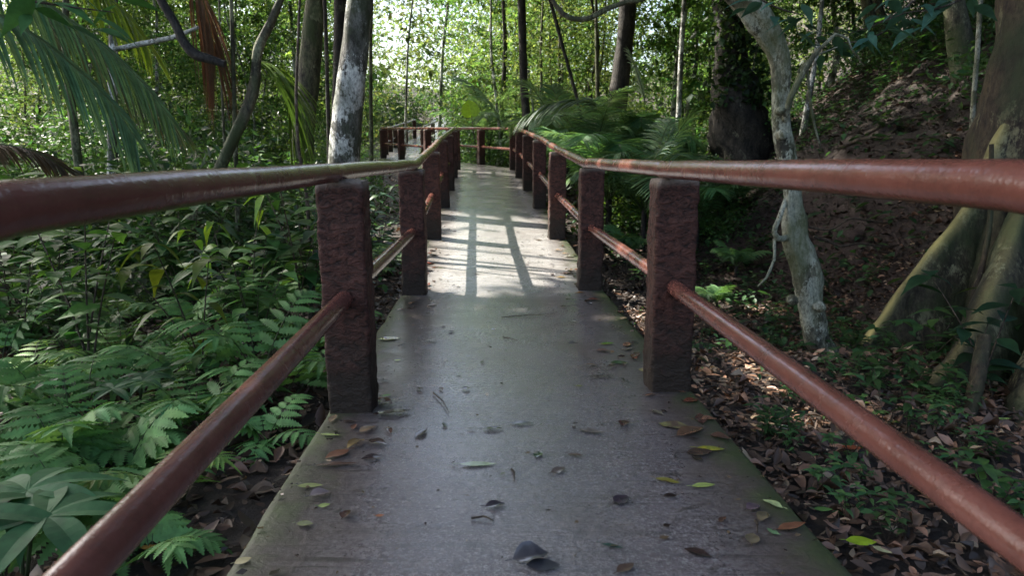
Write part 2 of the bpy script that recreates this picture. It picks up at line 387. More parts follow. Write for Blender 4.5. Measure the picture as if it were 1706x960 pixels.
tag(mb.build('walkway', M_deck), kind='structure')

# ------------------------------------------------------------------ railings
def post_mesh(seed):
    r_ = np.random.RandomState(seed); hx, hy, h = .086, .075, .885; ns = 11
    ring = []
    rc = .014
    for cxn, cyn, a0 in ((1, 1, 0), (-1, 1, 90), (-1, -1, 180), (1, -1, 270)):
        for aa in (0, 30, 60, 90):
            ring.append((cxn*(hx-rc)+rc*math.cos(R(a0+aa)), cyn*(hy-rc)+rc*math.sin(R(a0+aa))))
    # densify the flat sides
    full = []
    for q in range(len(ring)):
        p0 = ring[q]; p1 = ring[(q+1) % len(ring)]; full.append(p0); d = math.dist(p0, p1)
        if d > .03:
            for u in range(1, 9): full.append((p0[0]+(p1[0]-p0[0])*u/9, p0[1]+(p1[1]-p0[1])*u/9))
    full = np.array(full); m = len(full); zs = np.concatenate([[-.2, 0], np.linspace(.012, h-.03, 62), [h-.016, h-.006]])
    V = []; C = []
    arc = np.linspace(0, 6, m, endpoint=False)
    for z in zs:
        nz = (fbm(arc*2.2+seed*5, np.full(m, z*22+seed), seed)-.5)
        big = (noise2(np.array([z*3+seed]), np.array([seed*1.]), 2)[0]-.5)*.01
        k = 1+nz*.17+(noise2(arc*5+seed, np.full(m, z*60), seed)-.5)*.045; topf = max(0, (z-(h-.03))/.03); k = k*(1-.10*topf**2)
        zz = np.full(m, z)+(nz*.012 if z > .05 else 0)
        V.append(np.stack([full[:, 0]*k+big, full[:, 1]*k, zz], 1))
        foot = smooth(.05, .42, z+nz*.35) if z > -1 else 0
        C.append(np.stack([foot+0*nz, smooth(h-.045, h-.01, z+nz*.05), 0*nz], 1))
    L = len(zs); V = np.vstack(V); C = np.vstack(C)
    i = np.arange(L-1)[:, None]*m; j = np.arange(m)[None]
    Fq = np.stack([i+j, i+(j+1) % m, i+m+(j+1) % m, i+m+j], -1).reshape(-1, 4)
    mb = MB(); mb.add(V, Fq, C)
    top = V[-m:].copy(); cc = np.array([[0, 0, h+.002]]); inner = top*.6+cc*.4; inner[:, 2] = h+(r_.rand(m)-.5)*.004
    VV = np.vstack([top, inner, cc]); ff = [[q, (q+1) % m, m+(q+1) % m, m+q] for q in range(m)]
    mb.add(VV, ff, (1, 1, 0)); mb.add(VV, [[m+q, m+(q+1) % m, 2*m] for q in range(m)], (1, 1, 0))
    return mb.mesh('post', M_post)
PM = [post_mesh(s_) for s_ in (1, 2, 3, 4)]

def corner_pts(pts, cut=.07):
    pts = np.asarray(pts, float); out = [pts[0]]
    for a_, b_, c_ in zip(pts[:-2], pts[1:-1], pts[2:]):
        d0 = nrm(a_-b_); d1 = nrm(c_-b_); ang = np.dot(d0, d1)
        cut_ = cut if ang > -.995 else .03
        p0 = b_+d0*cut_; p1 = b_+d1*cut_
        for u in (0, .25, .5, .75, 1): out.append((1-u)**2*p0+2*u*(1-u)*b_+u*u*p1)
    out.append(pts[-1]); return np.array(out)
def dense(pts, step=.12):
    out = []
    for a_, b_ in zip(pts[:-1], pts[1:]):
        n_ = max(1, int(np.linalg.norm(b_-a_)/step))
        for q in range(n_): out.append(a_+(b_-a_)*q/n_)
    out.append(pts[-1]); return np.array(out)

def railing(sgn, label, posts, top, low):
    root = empty('railing', (posts[0][0], posts[0][1], 0))
    tag(root, label, 'railing', None)
    off = np.array(root.location)
    for i_, (x, y, a_) in enumerate(posts):
        o_ = bpy.data.objects.new('post', PM[i_ % 4]); COL.objects.link(o_); o_.parent = root
        z = float(dz(y)); o_.location = (x-off[0], y-off[1], z-off[2]-.002)
        o_.rotation_euler = (R(random.uniform(-.5, .5)), R(random.uniform(-.5, .5)), a_+(math.pi if i_ % 2 else 0))
    mb = MB(); pts = dense(corner_pts(top)); wob = np.zeros_like(pts); wob[:, 2] = (noise2(np.arange(len(pts))*.25, np.zeros(len(pts)), 3)-.5)*.006
    tube(mb, pts+wob-off, .034, 20); mb.build('top_rail', M_rail, root)
    for a_, b_ in low:
        mb = MB(); a_ = np.array(a_, float); b_ = np.array(b_, float); tube(mb, dense(np.array([a_, b_]))-off, .0315, 18); mb.build('lower_rail', M_rail, root)
    return root
Rm = miter(.635); Lm = miter(-.645)
def onside(M, k, Yt):
    a_, b_ = M[k], M[k+1]; u = (Yt-a_[1])/(b_[1]-a_[1]); return a_+(b_-a_)*u
def ang(k): d = NODES[k+1]-NODES[k]; return math.atan2(-d[0], d[1])
# post positions
Rp = [(.655, 2.78, ang(0)), (.575, 4.98, ang(1)*.5)]
for y in (7.08, 9.15, 11.25, 13.35, 15.75):
    p = onside(Rm, 1, y); Rp.append((p[0], p[1], ang(1)))
for y in (17.9, 19.9, 21.9):
    p = onside(Rm, 2, y); Rp.append((p[0], p[1], ang(2)))
for k, y in ((3, 24.2), (3, 26.6), (4, 29.4), (4, 32), (4, 34.6)):
    p = onside(Rm, k, y); Rp.append((p[0], p[1], ang(k)))
Lp = [(-.625, 2.55, ang(0)), (-.695, 4.82, ang(1)*.5)]
for y in (7.05, 9.15, 11.2, 13.3, 15.6):
    p = onside(Lm, 1, y); Lp.append((p[0], p[1], ang(1)))
for y in (17.75, 19.75, 21.4):
    p = onside(Lm, 2, y); Lp.append((p[0], p[1], ang(2)))
for k, y in ((3, 24.1), (3, 27.2), (4, 29.6), (4, 32.2), (4, 34.8)):
    p = onside(Lm, k, y); Lp.append((p[0], p[1], ang(k)))
TH = .908
def z3(p, h): return (p[0], p[1], float(dz(p[1]))+h)
topR = [(.66, -.7, .928), (.645, .86, .926), (.61, 2.78, .915), (.515, 4.92, .925)]+[z3(onside(Rm, 1, y), TH) for y in (7.08, 9.15, 11.25, 13.35)]+[z3(Rm[2], TH), z3(onside(Rm, 2, 19), TH), z3(Rm[3], TH), z3(onside(Rm, 3, 25), TH), z3(Rm[4], TH), z3(onside(Rm, 4, 32), TH), z3(onside(Rm, 4, 34.7), TH)]
topL = [(-.52, -.7, .9), (-.59, .78, .902), (-.64, 2.55, .908), (-.675, 4.8, .912)]+[z3(onside(Lm, 1, y), TH) for y in (7.05, 9.15, 11.2, 13.3)]+[z3(Lm[2], TH), z3(onside(Lm, 2, 19), TH), z3(Lm[3], TH), z3(onside(Lm, 3, 25), TH), z3(Lm[4], TH), z3(onside(Lm, 4, 32), TH), z3(onside(Lm, 4, 34.9), TH)]
def lows(ps, first):
    out = [(first, (ps[0][0], ps[0][1], .445))]
    for a_, b_ in zip(ps[:-1], ps[1:]):
        out.append((z3(a_, .45), z3(b_, .45)))
    return out
railing(1, 'red brown pipe railing on square rough posts along the right edge of the walkway', Rp, topR, lows(Rp, (.72, -.7, .45)))
railing(-1, 'red brown pipe railing on square rough posts along the left edge of the walkway', Lp, topL, lows(Lp, (-.47, -.7, .455)))

# ------------------------------------------------------------------ trees
def sun_patch(p):
    """True where leaves are left out to let sun through, in terms of where the ray lands at the height of the deck"""
    zt = .1; k = (p[:, 2]-zt)/SUNV[2]; x = p[:, 0]-SUNV[0]*k; y = p[:, 1]-SUNV[1]*k
    lit = np.zeros(len(p), bool)
    for (ax, ay, rx, ry) in SPOTS:
        lit |= ((x-ax)/rx)**2+((y-ay)/ry)**2+(noise2(x*3, y*3, 8)-.5)*.7 < 1
    n = fbm(x*.55, y*.55, 31)
    nearz = (y < 9) | ((x > 1.5) & (y < 19+0*x) & (x > .25*y))
    lit |= (~nearz) & (n > .47)
    lit |= nearz & (x < -3.) & (y > 3.5) & (fbm(x*1.1, y*1.1, 17) > .58)
    return lit
SPOTS = [(-.15, 6.15, 1.05, 1.35), (.3, 8.1, .5, .35), (1.02, 3.5, .32, .5), (1.0, 2.8, .2, .2), (1.9, 4.6, .3, .12), (-1.6, 8.7, .6, .6), (-1, 8.4, .6, .55), (-.4, 8.0, .6, .55), (.3, 7.6, .6, .5), (.9, 7.2, .6, .5), (1.5, 6.95, .5, .4), (2.1, 6.7, .5, .4), (1.35, 2.9, .22, .3), (1.25, 4.1, .15, .25), (2.3, 3.9, .15, .12), (-4.1, 5.5, .5, .2), (2.9, 9.2, .3, .25)]  # gaps cut into the crowns so sun lands on these places
def canopy(parent, c, r, n, col=(.05, .1, .025), size=.26, cut=True, name='crown'):
    K = max(12, n//55); cen = rdir(K)*(rs.rand(K, 1)**.45)*np.array(r)+np.array(c)
    id_ = rs.randint(0, K, n); off = rs.normal(size=(n, 3))*np.array([.55, .55, .3])*(.7+.5*rs.rand(K, 1)[id_])
    Pp = cen[id_]+off
    if cut: Pp = Pp[~sun_patch(Pp)]
    m = len(Pp); D = rdir(m, .5, -.25); S = rdir(m, .4)
    L = size*np.exp(rs.normal(0, .25, m)); mb = MB()
    kites(mb, Pp, D, S, L, L*.42, vary(col, m, .3, .15))
    o_ = mb.build(name, M_leaf, parent, smooth_=False); return o_
def trunk(root, pts, rad, mat, sides=14, lump=.12, step=.09, name='trunk', seed=1, lfreq=3., flute=0.):
    p, r_ = resample(pts, rad, step); mb = MB(); tube(mb, p-np.array(root.location), r_, sides, lump=lump, seed=seed, lfreq=lfreq, flute=flute)
    return mb.build(name, mat, root)
def flare(pts, rad, x, y):
    """continue the lowest point of a trunk down into the ground with a flare"""
    b_ = pts[-1]; gz = float(terr(b_[0], b_[1])); pts = list(pts); rad = list(rad)
    if b_[2] > gz:
        d = nrm(pts[-1]-pts[-2]); q = b_+d*((b_[2]-gz)/max(.3, -d[2]))*.9; q[2] = gz+.1; pts.append(q); rad.append(rad[-1]*1.15)
        pts.append(np.array([q[0]+d[0]*.1, q[1], gz-.2])); rad.append(rad[-2]*1.6)
    return pts, rad
def px_tree(label, path, Yd, mat, cat='tree', name='tree', up=7., lump=.12, seed=1, lean=(0, 0), crown=None, group=None, sides=14, step=.09, lfreq=3., layer=None, flute=0.):
    """path: list of (px, py, half width px)"""
    pts = [P(x, y, Yd) for x, y, w_ in path]; rad = [w_*Yd/1137. for x, y, w_ in path]
    if up:
        d = nrm(pts[0]-pts[1]); tp = pts[0]
        for q in (.5, 1.): pts.insert(0, tp+np.array([d[0]*up*q+lean[0]*q, lean[1]*q, up*q])); rad.insert(0, rad[1 if q == 1. else 0]*(.85 if q < 1 else .7))
    pts, rad = flare(pts, rad, 0, 0)
    b_ = pts[-1]; root = empty(name, (b_[0], b_[1], b_[2]+.2)); tag(root, label, cat, group)
    trunk(root, pts, rad, mat, sides, lump, step, seed=seed, lfreq=lfreq, flute=flute)
    if crown:
        top = np.array(pts[0]); c = top+np.array(crown[0])-np.array(root.location)
        loc = np.array(root.location); 
        if layer is None: canopy_abs(root, c+loc, crown[1], crown[2], **(crown[3] if len(crown) > 3 else {}))
        else: shade_leaves(root, layer)
        # limbs reaching into the crown
        for q in range(5):
            a_ = rs.rand()*6.28; e = top+np.array(crown[0])+np.array([math.cos(a_)*crown[1][0]*.6, math.sin(a_)*crown[1][1]*.6, rs.uniform(-.2, .6)*crown[1][2]])
            s0 = top*(.8)+np.array(pts[1])*.2; mid = (s0+e)/2+rs.normal(size=3)*.3
            trunk(root, [s0, mid, e], [rad[0]*.6, rad[0]*.4, .02], mat, 7, .1, .3, 'limb', seed=q)
    return root
def canopy_abs(root, c, r, n, **kw):
    K = max(12, n//55); cen = rdir(K)*(rs.rand(K, 1)**.45)*np.array(r)+np.array(c)
    id_ = rs.randint(0, K, n); off = rs.normal(size=(n, 3))*np.array([.55, .55, .3])*(.7+.5*rs.rand(K, 1)[id_])
    Pp = cen[id_]+off; Pp = Pp[~sun_patch(Pp)]
    # nothing of the high crowns hangs into the lower view
    m = len(Pp); D = rdir(m, .5, -.25); S = rdir(m, .4); L = kw.get('size', .26)*np.exp(rs.normal(0, .25, m)); mb = MB()
    kites(mb, Pp-np.array(root.location), D, S, L, L*.45, vary(kw.get('col', (.05, .1, .025)), m, .3, .15))
    return mb.build('crown', M_leaf, root, smooth_=False)

SHADE_LAYER = {}
def make_shade_layer(n=90000):  # leaf layer out of view, added to shade the deck and hillside
    K = n//30; g_ = np.stack([rs.uniform(-7, 17, K), rs.uniform(-3.5, 19, K)], 1); z = rs.uniform(8.5, 11.5, K)
    at_ = lambda z: np.stack([g_[:, 0], g_[:, 1], 0*z], 1)+SUNV*((z/SUNV[2])[:, None])
    bad = lambda c: (np.abs(c[:, 0]-cx(c[:, 1])) < 3.) & (c[:, 1] > 8.5)
    cen = at_(z); z = np.where(bad(cen), rs.uniform(5.2, 6.2, K), z); cen = at_(z)
    ok = ~bad(cen) & ((z-1)/np.maximum(cen[:, 1], .1) > .3); cen = cen[ok]; K = len(cen)
    id_ = rs.randint(0, K, n); Pp = cen[id_]+rs.normal(size=(n, 3))*np.array([.5, .5, .3]); Pp = Pp[~sun_patch(Pp)]
    own = np.array([[-5, 6], [-7, 11], [-4, 16], [1, 14], [1, 6], [6, 15.]]); d = ((Pp[:, None, :2]-own[None])**2).sum(2).argmin(1)
    return [Pp[d == q] for q in range(6)]
SHADE_LAYER = make_shade_layer()
def shade_leaves(root, q):
    Pp = SHADE_LAYER[q]; m = len(Pp); L = .3*np.exp(rs.normal(0, .25, m)); mb = MB()
    kites(mb, Pp-np.array(root.location), rdir(m, .4, -.15), rdir(m, .35), L, L*.5, vary((.05, .1, .025), m, .3, .15)); mb.build('crown', M_leaf, root, smooth_=False)  # share of the added shade layer, hung on this tree
px_tree('thick pale grey trunk with white lichen, just left of the walkway railing',
        [(600, 0, 20), (590, 90, 22), (582, 160, 24), (577, 220, 25), (574, 270, 26), (573, 335, 28)], 9., M_barkpale, lump=.08, seed=3, up=6, layer=0, crown=((-2.5, 1, 1.5), (5, 5, 1.6), 12000), sides=20)
px_tree('brown mossy trunk, second thickest on the left, standing left of the pale lichen trunk',
        [(526, 0, 15), (518, 90, 17), (509, 170, 18), (505, 230, 18)], 11., M_barkgreen, lump=.08, seed=5, up=6, layer=1, crown=((-3.5, -1, 1.5), (5.5, 5, 1.6), 13000), sides=18)
px_tree('dark slim trunk half hidden directly behind the pale lichen trunk',
        [(567, 0, 10), (565, 90, 9), (561, 200, 9), (560, 250, 9)], 13., M_barkdark, seed=6, up=6, layer=2, crown=((-2, 3, 1), (4, 4, 1.6), 5000))
px_tree('thin dark stem between the mossy trunk and the pale lichen trunk',
        [(541, 0, 3), (545, 120, 3), (548, 240, 3.5)], 10., M_barkdark, cat='sapling', name='sapling', seed=7, up=4)
px_tree('very thin pale stem left of the first left post, running up beside the mossy trunk',
        [(497, 60, 2), (493, 160, 2.4), (496, 240, 2.6), (512, 330, 3), (519, 470, 3.2)], 6.4, M_twig, cat='sapling', name='sapling', seed=8, up=3)
px_tree('straight slender dark trunk in the middle, right behind the far right railing',
        [(869, 0, 6.5), (871, 80, 6.5), (873, 150, 6.5), (879, 215, 7)], 15., M_barkdark, seed=9, up=7, lump=.06, layer=3, crown=((1, 1, 1), (5, 4.5, 1.8), 9000))
px_tree('dark trunk above the big palm clump right of the middle',
        [(1046, 0, 13), (1042, 60, 13), (1034, 120, 15), (1030, 170, 16)], 16., M_barkdark, seed=10, up=7, layer=5, crown=((-1, 0, 1), (5.5, 5, 1.8), 11000))
px_tree('broad dark trunk wrapped in leafy vines at the foot of the right hillside',
        [(1212, 0, 22), (1213, 60, 23), (1218, 120, 30), (1226, 165, 42)], 12.5, M_barkdark, seed=11, up=6, lump=.2, flute=.1, crown=((-2, 0, 1.5), (5.5, 5, 1.8), 13000), sides=18)
px_tree('grey crooked trunk bending through the undergrowth on the left',
        [(478, -20, 4), (455, 25, 6), (446, 55, 7), (424, 80, 8), (429, 112, 8), (422, 145, 9), (417, 175, 9), (402, 205, 10)], 6.8, M_barkgreen, seed=12, up=3.5, lump=.16, crown=((-3, -2, 2.4), (4.5, 4.5, 1.5), 8000), step=.05)
for o_ in [o_ for o_ in COL.objects if o_.get('label', '').startswith('broad dark trunk')]:
    mb = MB(); n_ = 900; zz = rs.rand(n_)**1.3; p_ = np.array([P(1226+rs.normal()*2-14*z_, 175-175*z_, 12.5)+np.array([rs.normal()*(.22+.22*(1-z_)), -.25-.2*rs.rand(), 0]) for z_ in zz]); L_ = .13*np.exp(rs.normal(0, .25, n_))
    kites(mb, p_-np.array(o_.location), rdir(n_, .5, -.6), rdir(n_, .4), L_, L_*.6, vary((.05, .1, .03), n_, .3, .15)); mb.build('vine_foliage', M_leaf, o_, smooth_=False)
bt = px_tree('pale mottled crooked tree with knots, right of the near right post',
        [(1205, -40, 22), (1240, 0, 21), (1272, 38, 20), (1295, 75, 16), (1303, 110, 14), (1303, 155, 12.5), (1299, 200, 15), (1305, 240, 14), (1317, 290, 13.5), (1321, 340, 14), (1319, 385, 20), (1330, 420, 22), (1346, 460, 22), (1347, 500, 20), (1352, 550, 20), (1368, 592, 18)],
        4.2, M_barkbent, seed=13, up=5.5, lump=.2, flute=.13, lean=(-1.5, 1.), layer=4, crown=((1., .8, 1.5), (5, 4.5, 1.5), 11000), sides=22, step=.035, lfreq=7.)
loc = np.array(bt.location)
def sub_tube(root, pts, rad, mat, name, step=.04, sides=8, lump=.15, seed=3):
    p, r_ = resample(pts, rad, step); mb = MB(); tube(mb, p-np.array(root.location), r_, sides, lump=lump, seed=seed); return mb.build(name, mat, root)
sub_tube(bt, [P(1308, 200, 4.15), P(1316, 165, 4.05), P(1340, 115, 4.0), P(1362, 85, 4.), P(1392, 56, 4.), P(1412, 62, 4.), P(1418, 80, 4.), P(1440, 110, 4.05)], [.02, .018, .022, .012, .009, .007, .006, .003], M_barkbent, 'branch')
sub_tube(bt, [P(1345, 115, 4.0), P(1350, 170, 4.05), P(1356, 205, 4.1), P(1368, 250, 4.2)], [.008, .008, .007, .005], M_barkbent, 'branch')
sub_tube(bt, [P(1328, 120, 4.), P(1350, 95, 4.05), P(1395, 78, 4.1)], [.007, .006, .003], M_barkbent, 'branch')
sub_tube(bt, [P(1312, 395, 4.15), P(1297, 400, 4.12), P(1288, 385, 4.1), P(1298, 365, 4.1), P(1310, 330, 4.2)], [.022, .02, .016, .016, .014], M_barkbent, 'branch')
sub_tube(bt, [P(1290, 398, 4.12), P(1291, 430, 4.1), P(1278, 462, 4.08), P(1262, 478, 4.05)], [.01, .009, .008, .004], M_barkbent, 'aerial_root')
for kx, ky, kr in ((1300, 184, .026), (1303, 224, .03), (1322, 500, .035), (1366, 512, .04)):
    c_ = P(kx, ky, 4.1)-loc; mb = MB(); tube(mb, np.array([c_+np.array([0, .04, 0]), c_, c_-np.array([0, .02, 0]), c_-np.array([0, .028, -.002])]), [kr*.9, kr, kr*.75, kr*.2], 10, lump=.3, seed=kx); mb.build('knot', M_barkbent if kr < .05 else M_barkdark, bt)

# buttress tree
BX, BY = 3.45, 4.5; bz = float(terr(BX, BY))
bt2 = empty('buttress_tree', (BX, BY, bz)); tag(bt2, 'huge tree with tall mossy buttress roots at the right edge', 'tree')
trunk(bt2, [(BX+.3, BY+.2, 9), (BX+.1, BY+.1, 5), (BX, BY, 2), (BX, BY, 1), (BX, BY, bz-.3)], [.3, .34, .37, .42, .5], M_butt, 28, .1, .08, seed=20, flute=.05)
def fin(ridge, th, seed, lich_lit=1., name='buttress_root'):
    """ridge: points along the top edge of the root, from the trunk out to the tip"""
    rr, _ = resample(ridge, [1]*len(ridge), .035); us = np.linspace(-1, 1, 29); V = []; Cf = []; n = len(rr)
    T = np.gradient(rr[:, :2], axis=0); T = nrm(T); L = np.concatenate([[0], np.cumsum(np.linalg.norm(np.diff(rr, axis=0), axis=1))]); L /= L[-1]
    for i_ in range(n):
        c = rr[i_, :2]; n_ = np.array([-T[i_, 1], T[i_, 0]]); gz = float(terr(c[0], c[1]))-.2; q1 = L[i_]; z_ = max(rr[i_, 2]+(noise2(np.array([q1*9]), np.array([seed*1.]), 1)[0]-.5)*.035, gz+.17)
        for u in us:
            a_ = abs(u); hh = gz+(z_-gz)*(1-a_**2.1); dep = max(0., (z_-hh)/max(.35, z_-gz))
            wv = .03+.02*(noise2(np.array([q1*6]), np.array([seed*2.]), 4)[0])+th*(dep**.9)*(1.6-.7*q1)
            wv *= min(1, (a_*3.2))**.6; nzv = (fbm(np.array([q1*7+seed]), np.array([hh*4+3*np.sign(u)]), seed)[0]-.5)*.1*min(1, a_*2)+(noise2(np.array([q1*22]), np.array([hh*9+u]), seed)[0]-.5)*.02*min(1, a_*2)
            q = c+n_*((math.copysign(1, u) if a_ > 1e-6 else 0)*wv+nzv*.8); Cf.append((lich_lit*max(0, 1-a_*3.6)*(.45+.55*noise2(np.array([q1*14]), np.array([u*3.]), seed)[0]), 0, 0))  # ridge colour carries the painted edge light
            V.append((q[0]-BX, q[1]-BY, hh-bz))
    m = len(us); i = np.arange(n-1)[:, None]*m+np.arange(m-1)[None]; mb = MB(); mb.add(V, np.stack([i, i+1, i+m+1, i+m], -1).reshape(-1, 4), Cf); mb.build(name, M_ridge, bt2)
def pr(pts, Ys): return [P(x, y, Y_) for (x, y), Y_ in zip(pts, np.interp(np.linspace(0, 1, len(pts)), np.linspace(0, 1, len(Ys)), Ys))]
fin(pr([(1690, 150), (1650, 250), (1612, 335), (1580, 380), (1540, 430), (1500, 480), (1470, 530), (1445, 565), (1425, 600)], [4.4, 4.25]), .12, 2, .8)
fin(pr([(1750, 230), (1705, 335), (1685, 400), (1655, 470), (1622, 540), (1592, 590), (1550, 640), (1505, 682), (1478, 715)], [4.1, 3.75, 3.5, 3.25, 2.95]), .13, 4, .28)
fin(pr([(1800, 380), (1755, 500), (1725, 600), (1708, 690), (1700, 760)], [3.6, 2.7]), .1, 7, .15)
fin(pr([(1668, 300), (1645, 420), (1628, 490), (1612, 540), (1600, 585)], [4.3, 4.]), .08, 12, .1)
fin([(4.0, 4.2, 1.2), (4.4, 3.9, .5), (5., 3.6, .3)], .1, 9)
fin([(3.9, 4.9, 1.6), (4.3, 5.3, 1.), (4.7, 5.7, .9)], .1, 11)
sub_tube(bt2, [P(1652, 240, 3.98), P(1650, 380, 3.95), P(1628, 480, 3.9), P(1612, 560, 3.85), P(1603, 610, 3.8)], [.012, .015, .02, .032, .03], M_butt, 'hanging_root', lump=.3)
sub_tube(bt2, [P(1640, 560, 3.1), P(1628, 640, 3.), P(1612, 700, 2.95), P(1600, 760, 2.9)], [.03, .035, .03, .03], M_butt, 'hanging_root', lump=.2, seed=5)
canopy_abs(bt2, np.array([BX-.5, BY+1, 10.2]), (5.5, 5, 1.5), 12000)

px_tree('thin straight pale speckled sapling stem just left of the huge buttress tree',
        [(1633, 0, 3.4), (1629, 80, 3.6), (1622, 160, 3.8), (1618, 250, 4.2)], 5.6, M_barkbent, cat='sapling', name='sapling', seed=22, up=3, lump=.1)
# lianas and fallen branches
def strand(name, label, cat, pts, rad, mat, group=None, **kw):
    p, r_ = resample(pts, rad, kw.get('step', .05)); mb = MB(); c = p[len(p)//2]; tube(mb, p-c, r_, kw.get('sides', 8), lump=.15, seed=len(label)); o_ = mb.build(name, mat, None, c); return tag(o_, label, cat, group)
strand('liana', 'grey looping liana hanging across the top, right of the middle', 'liana', [P(905, -60, 7), P(922, 5, 7), P(945, 30, 7), P(978, 33, 7), (P(1010, 14, 7)), P(1045, 2, 7), P(1075, 0, 7), P(1100, -25, 7), P(1150, -90, 7)], [.022, .022, .024, .024, .027, .022, .02, .02, .02], M_barkgreen)
strand('bough', 'thick dark bough arching down at the top left', 'branch', [P(245, -60, 5), P(268, 0, 5), P(292, 40, 5), P(305, 70, 5), P(322, 90, 5), P(350, 98, 5), P(375, 106, 5)], [.03, .032, .032, .032, .034, .03, .026], M_barkdark)
strand('bough', 'fallen grey dead bough lying level behind the dark arching bough', 'branch', [P(190, 82, 5.6), P(240, 72, 5.6), P(290, 62, 5.5), P(330, 45, 5.4)], [.02, .024, .02, .012], M_barkpale)
strand('stem', 'slender dark bent stem leaning right of the slender middle trunk', 'sapling', [P(905, -40, 14), P(925, 30, 14), P(935, 70, 14), P(948, 115, 14), P(962, 165, 14), P(972, 215, 14)], [.03, .035, .035, .035, .035, .04], M_barkdark)
strand('root', 'long thin root trailing level across the red bank, upper of two', 'root', [P(1355, 395, 6.), P(1380, 402, 6), P(1400, 412, 6), P(1430, 405, 6), P(1470, 412, 6), P(1500, 408, 6.1), P(1530, 395, 6.2)], [.012, .012, .012, .009, .008, .007, .004], M_twig)
strand('root', 'thin forked root on the dark bank between crooked tree and buttress', 'root', [P(1345, 378, 6.3), P(1380, 385, 6.3), P(1400, 375, 6.3), P(1415, 362, 6.3), P(1470, 372, 6.4), P(1560, 358, 6.5)], [.01, .01, .009, .008, .008, .006], M_twig)
hill = []
for (a_, b_, Y_) in (((1355, 205), (1440, 215), 9), ((1430, 232), (1545, 192), 8.5), ((1380, 160), (1450, 120), 10), ((1395, 250), (1480, 235), 8), ((1480, 300), (1560, 320), 7), ((1330, 310), (1395, 285), 7.5)):
    def gp(px, py, Y0):
        best = None
        for Yq in np.linspace(3, 30, 400):
            q = P(px, py, Yq)
            if q[2] < terr(q[0], q[1]): return q+np.array([0, -.05, .03])
        return P(px, py, Y0)
    p0 = gp(*a_, Y_); p1 = gp(*b_, Y_); m_ = (p0+p1)/2+np.array([0, 0, .06])
    hill.append(strand('fallen_branch', 'thin fallen grey branch lying on the dark hillside litter', 'branch', [p0, m_, p1], [.022, .02, .01], M_twig, 'fallen branches on the right hillside'))

# ------------------------------------------------------------------ plant prototypes (built far below ground-free origin, then placed)
G_FERN = (.1, .215, .06); G_MID = (.05, .11, .03); G_YEL = (.13, .2, .03); G_DEEP = (.022, .06, .026)
def frond(mb, base, az, ln, tilt, pairs, pl, pw, col, arch=.6):
    t = np.linspace(0, 1, 14); h = np.array([math.cos(az), math.sin(az), 0])
    pts = base+h*(ln*t*math.cos(tilt))[:, None]+np.array([0, 0, 1.])*(ln*(t*math.sin(tilt)-arch*t**2.2*.8))[:, None]
    tube(mb, pts, np.linspace(.0035, .0012, 14), 4, (.05, .07, .03), mi=0)
    T = nrm(np.gradient(pts, axis=0)); sd = np.array([-h[1], h[0], 0]); tt = np.linspace(.3, .97, pairs)
    for s_ in (1, -1):
        p = np.stack([np.interp(tt, t, pts[:, i_]) for i_ in range(3)], 1); Td = nrm(np.stack([np.interp(tt, t, T[:, i_]) for i_ in range(3)], 1))
        k = np.linspace(1, .42, pairs)*(1+.12*np.sin(tt*9)); k[-1] *= 1.1
        D = nrm(Td*(.25+.75*tt[:, None]**2)+sd*s_*1.); S = Td-D*np.sum(Td*D, 1, keepdims=True)
        blades(mb, p, D, S, pl*k, pw*k**.6, vary(col, pairs, .1, .06), nseg=18, droop=.22+.1*rs.rand(pairs), fold=.12, prof=[.35, .9, 1, 1, .92, .8, .62, .4, .04], teeth=.55)
    blades(mb, pts[-2:-1], T[-1:], sd[None], pl*.75, pw*.7, vary(col, 1, .1), nseg=18, droop=.4, prof=[.4, .9, 1, .9, .75, .6, .4, .2, .03], teeth=.34)
def make_fern(seed, n=5, ln=.62, pairs=6, pl=.24, pw=.068, col=G_FERN, one=False):
    global rs
    rs = np.random.RandomState(seed); root = empty('fern')
    for q in range(n):
        mb = MB(); az = q*2.4+rs.rand()*.6
        frond(mb, np.array([0, 0, .0]), az, ln*rs.uniform(.8, 1.2), R(rs.uniform(38, 68)), pairs, pl, pw, col, arch=rs.uniform(.45, .75))
        mb.build('frond', M_fern, root, smooth_=False)
    return root
def make_palmfrond(mb, base, h, ln, tilt, n=32, ll=.42, lw=.03, col=G_DEEP, arch=.5, dr=.45):
    t = np.linspace(0, 1, 18); h = np.array([h[0], h[1], 0.]); h /= np.linalg.norm(h)
    pts = base+h*(ln*t*math.cos(tilt))[:, None]+np.array([0, 0, 1.])*(ln*(t*math.sin(tilt)-arch*t**2))[:, None]
    tube(mb, pts, np.linspace(.012, .003, 18), 5, (.06, .09, .03))
    T = nrm(np.gradient(pts, axis=0)); sd = np.array([-h[1], h[0], 0]); tt = np.linspace(.15, .99, n)
    for s_ in (1, -1):
        p = np.stack([np.interp(tt, t, pts[:, i_]) for i_ in range(3)], 1); Td = nrm(np.stack([np.interp(tt, t, T[:, i_]) for i_ in range(3)], 1))
        k = np.sin(np.pi*(tt*.8+.12))**.6*np.exp(rs.normal(0, .06, n)); D = nrm(Td*(.5+.6*tt[:, None]**3)+sd*s_+rs.normal(0, .05, (n, 3))+np.array([0, 0, .12]))
        blades(mb, p, D, Td, ll*k, lw*(.8+.3*rs.rand(n)), vary(col, n, .15, .1), nseg=5, droop=dr*rs.uniform(.7, 1.3, n), fold=.3, prof=[.5, .9, 1, .85, .5, .03])
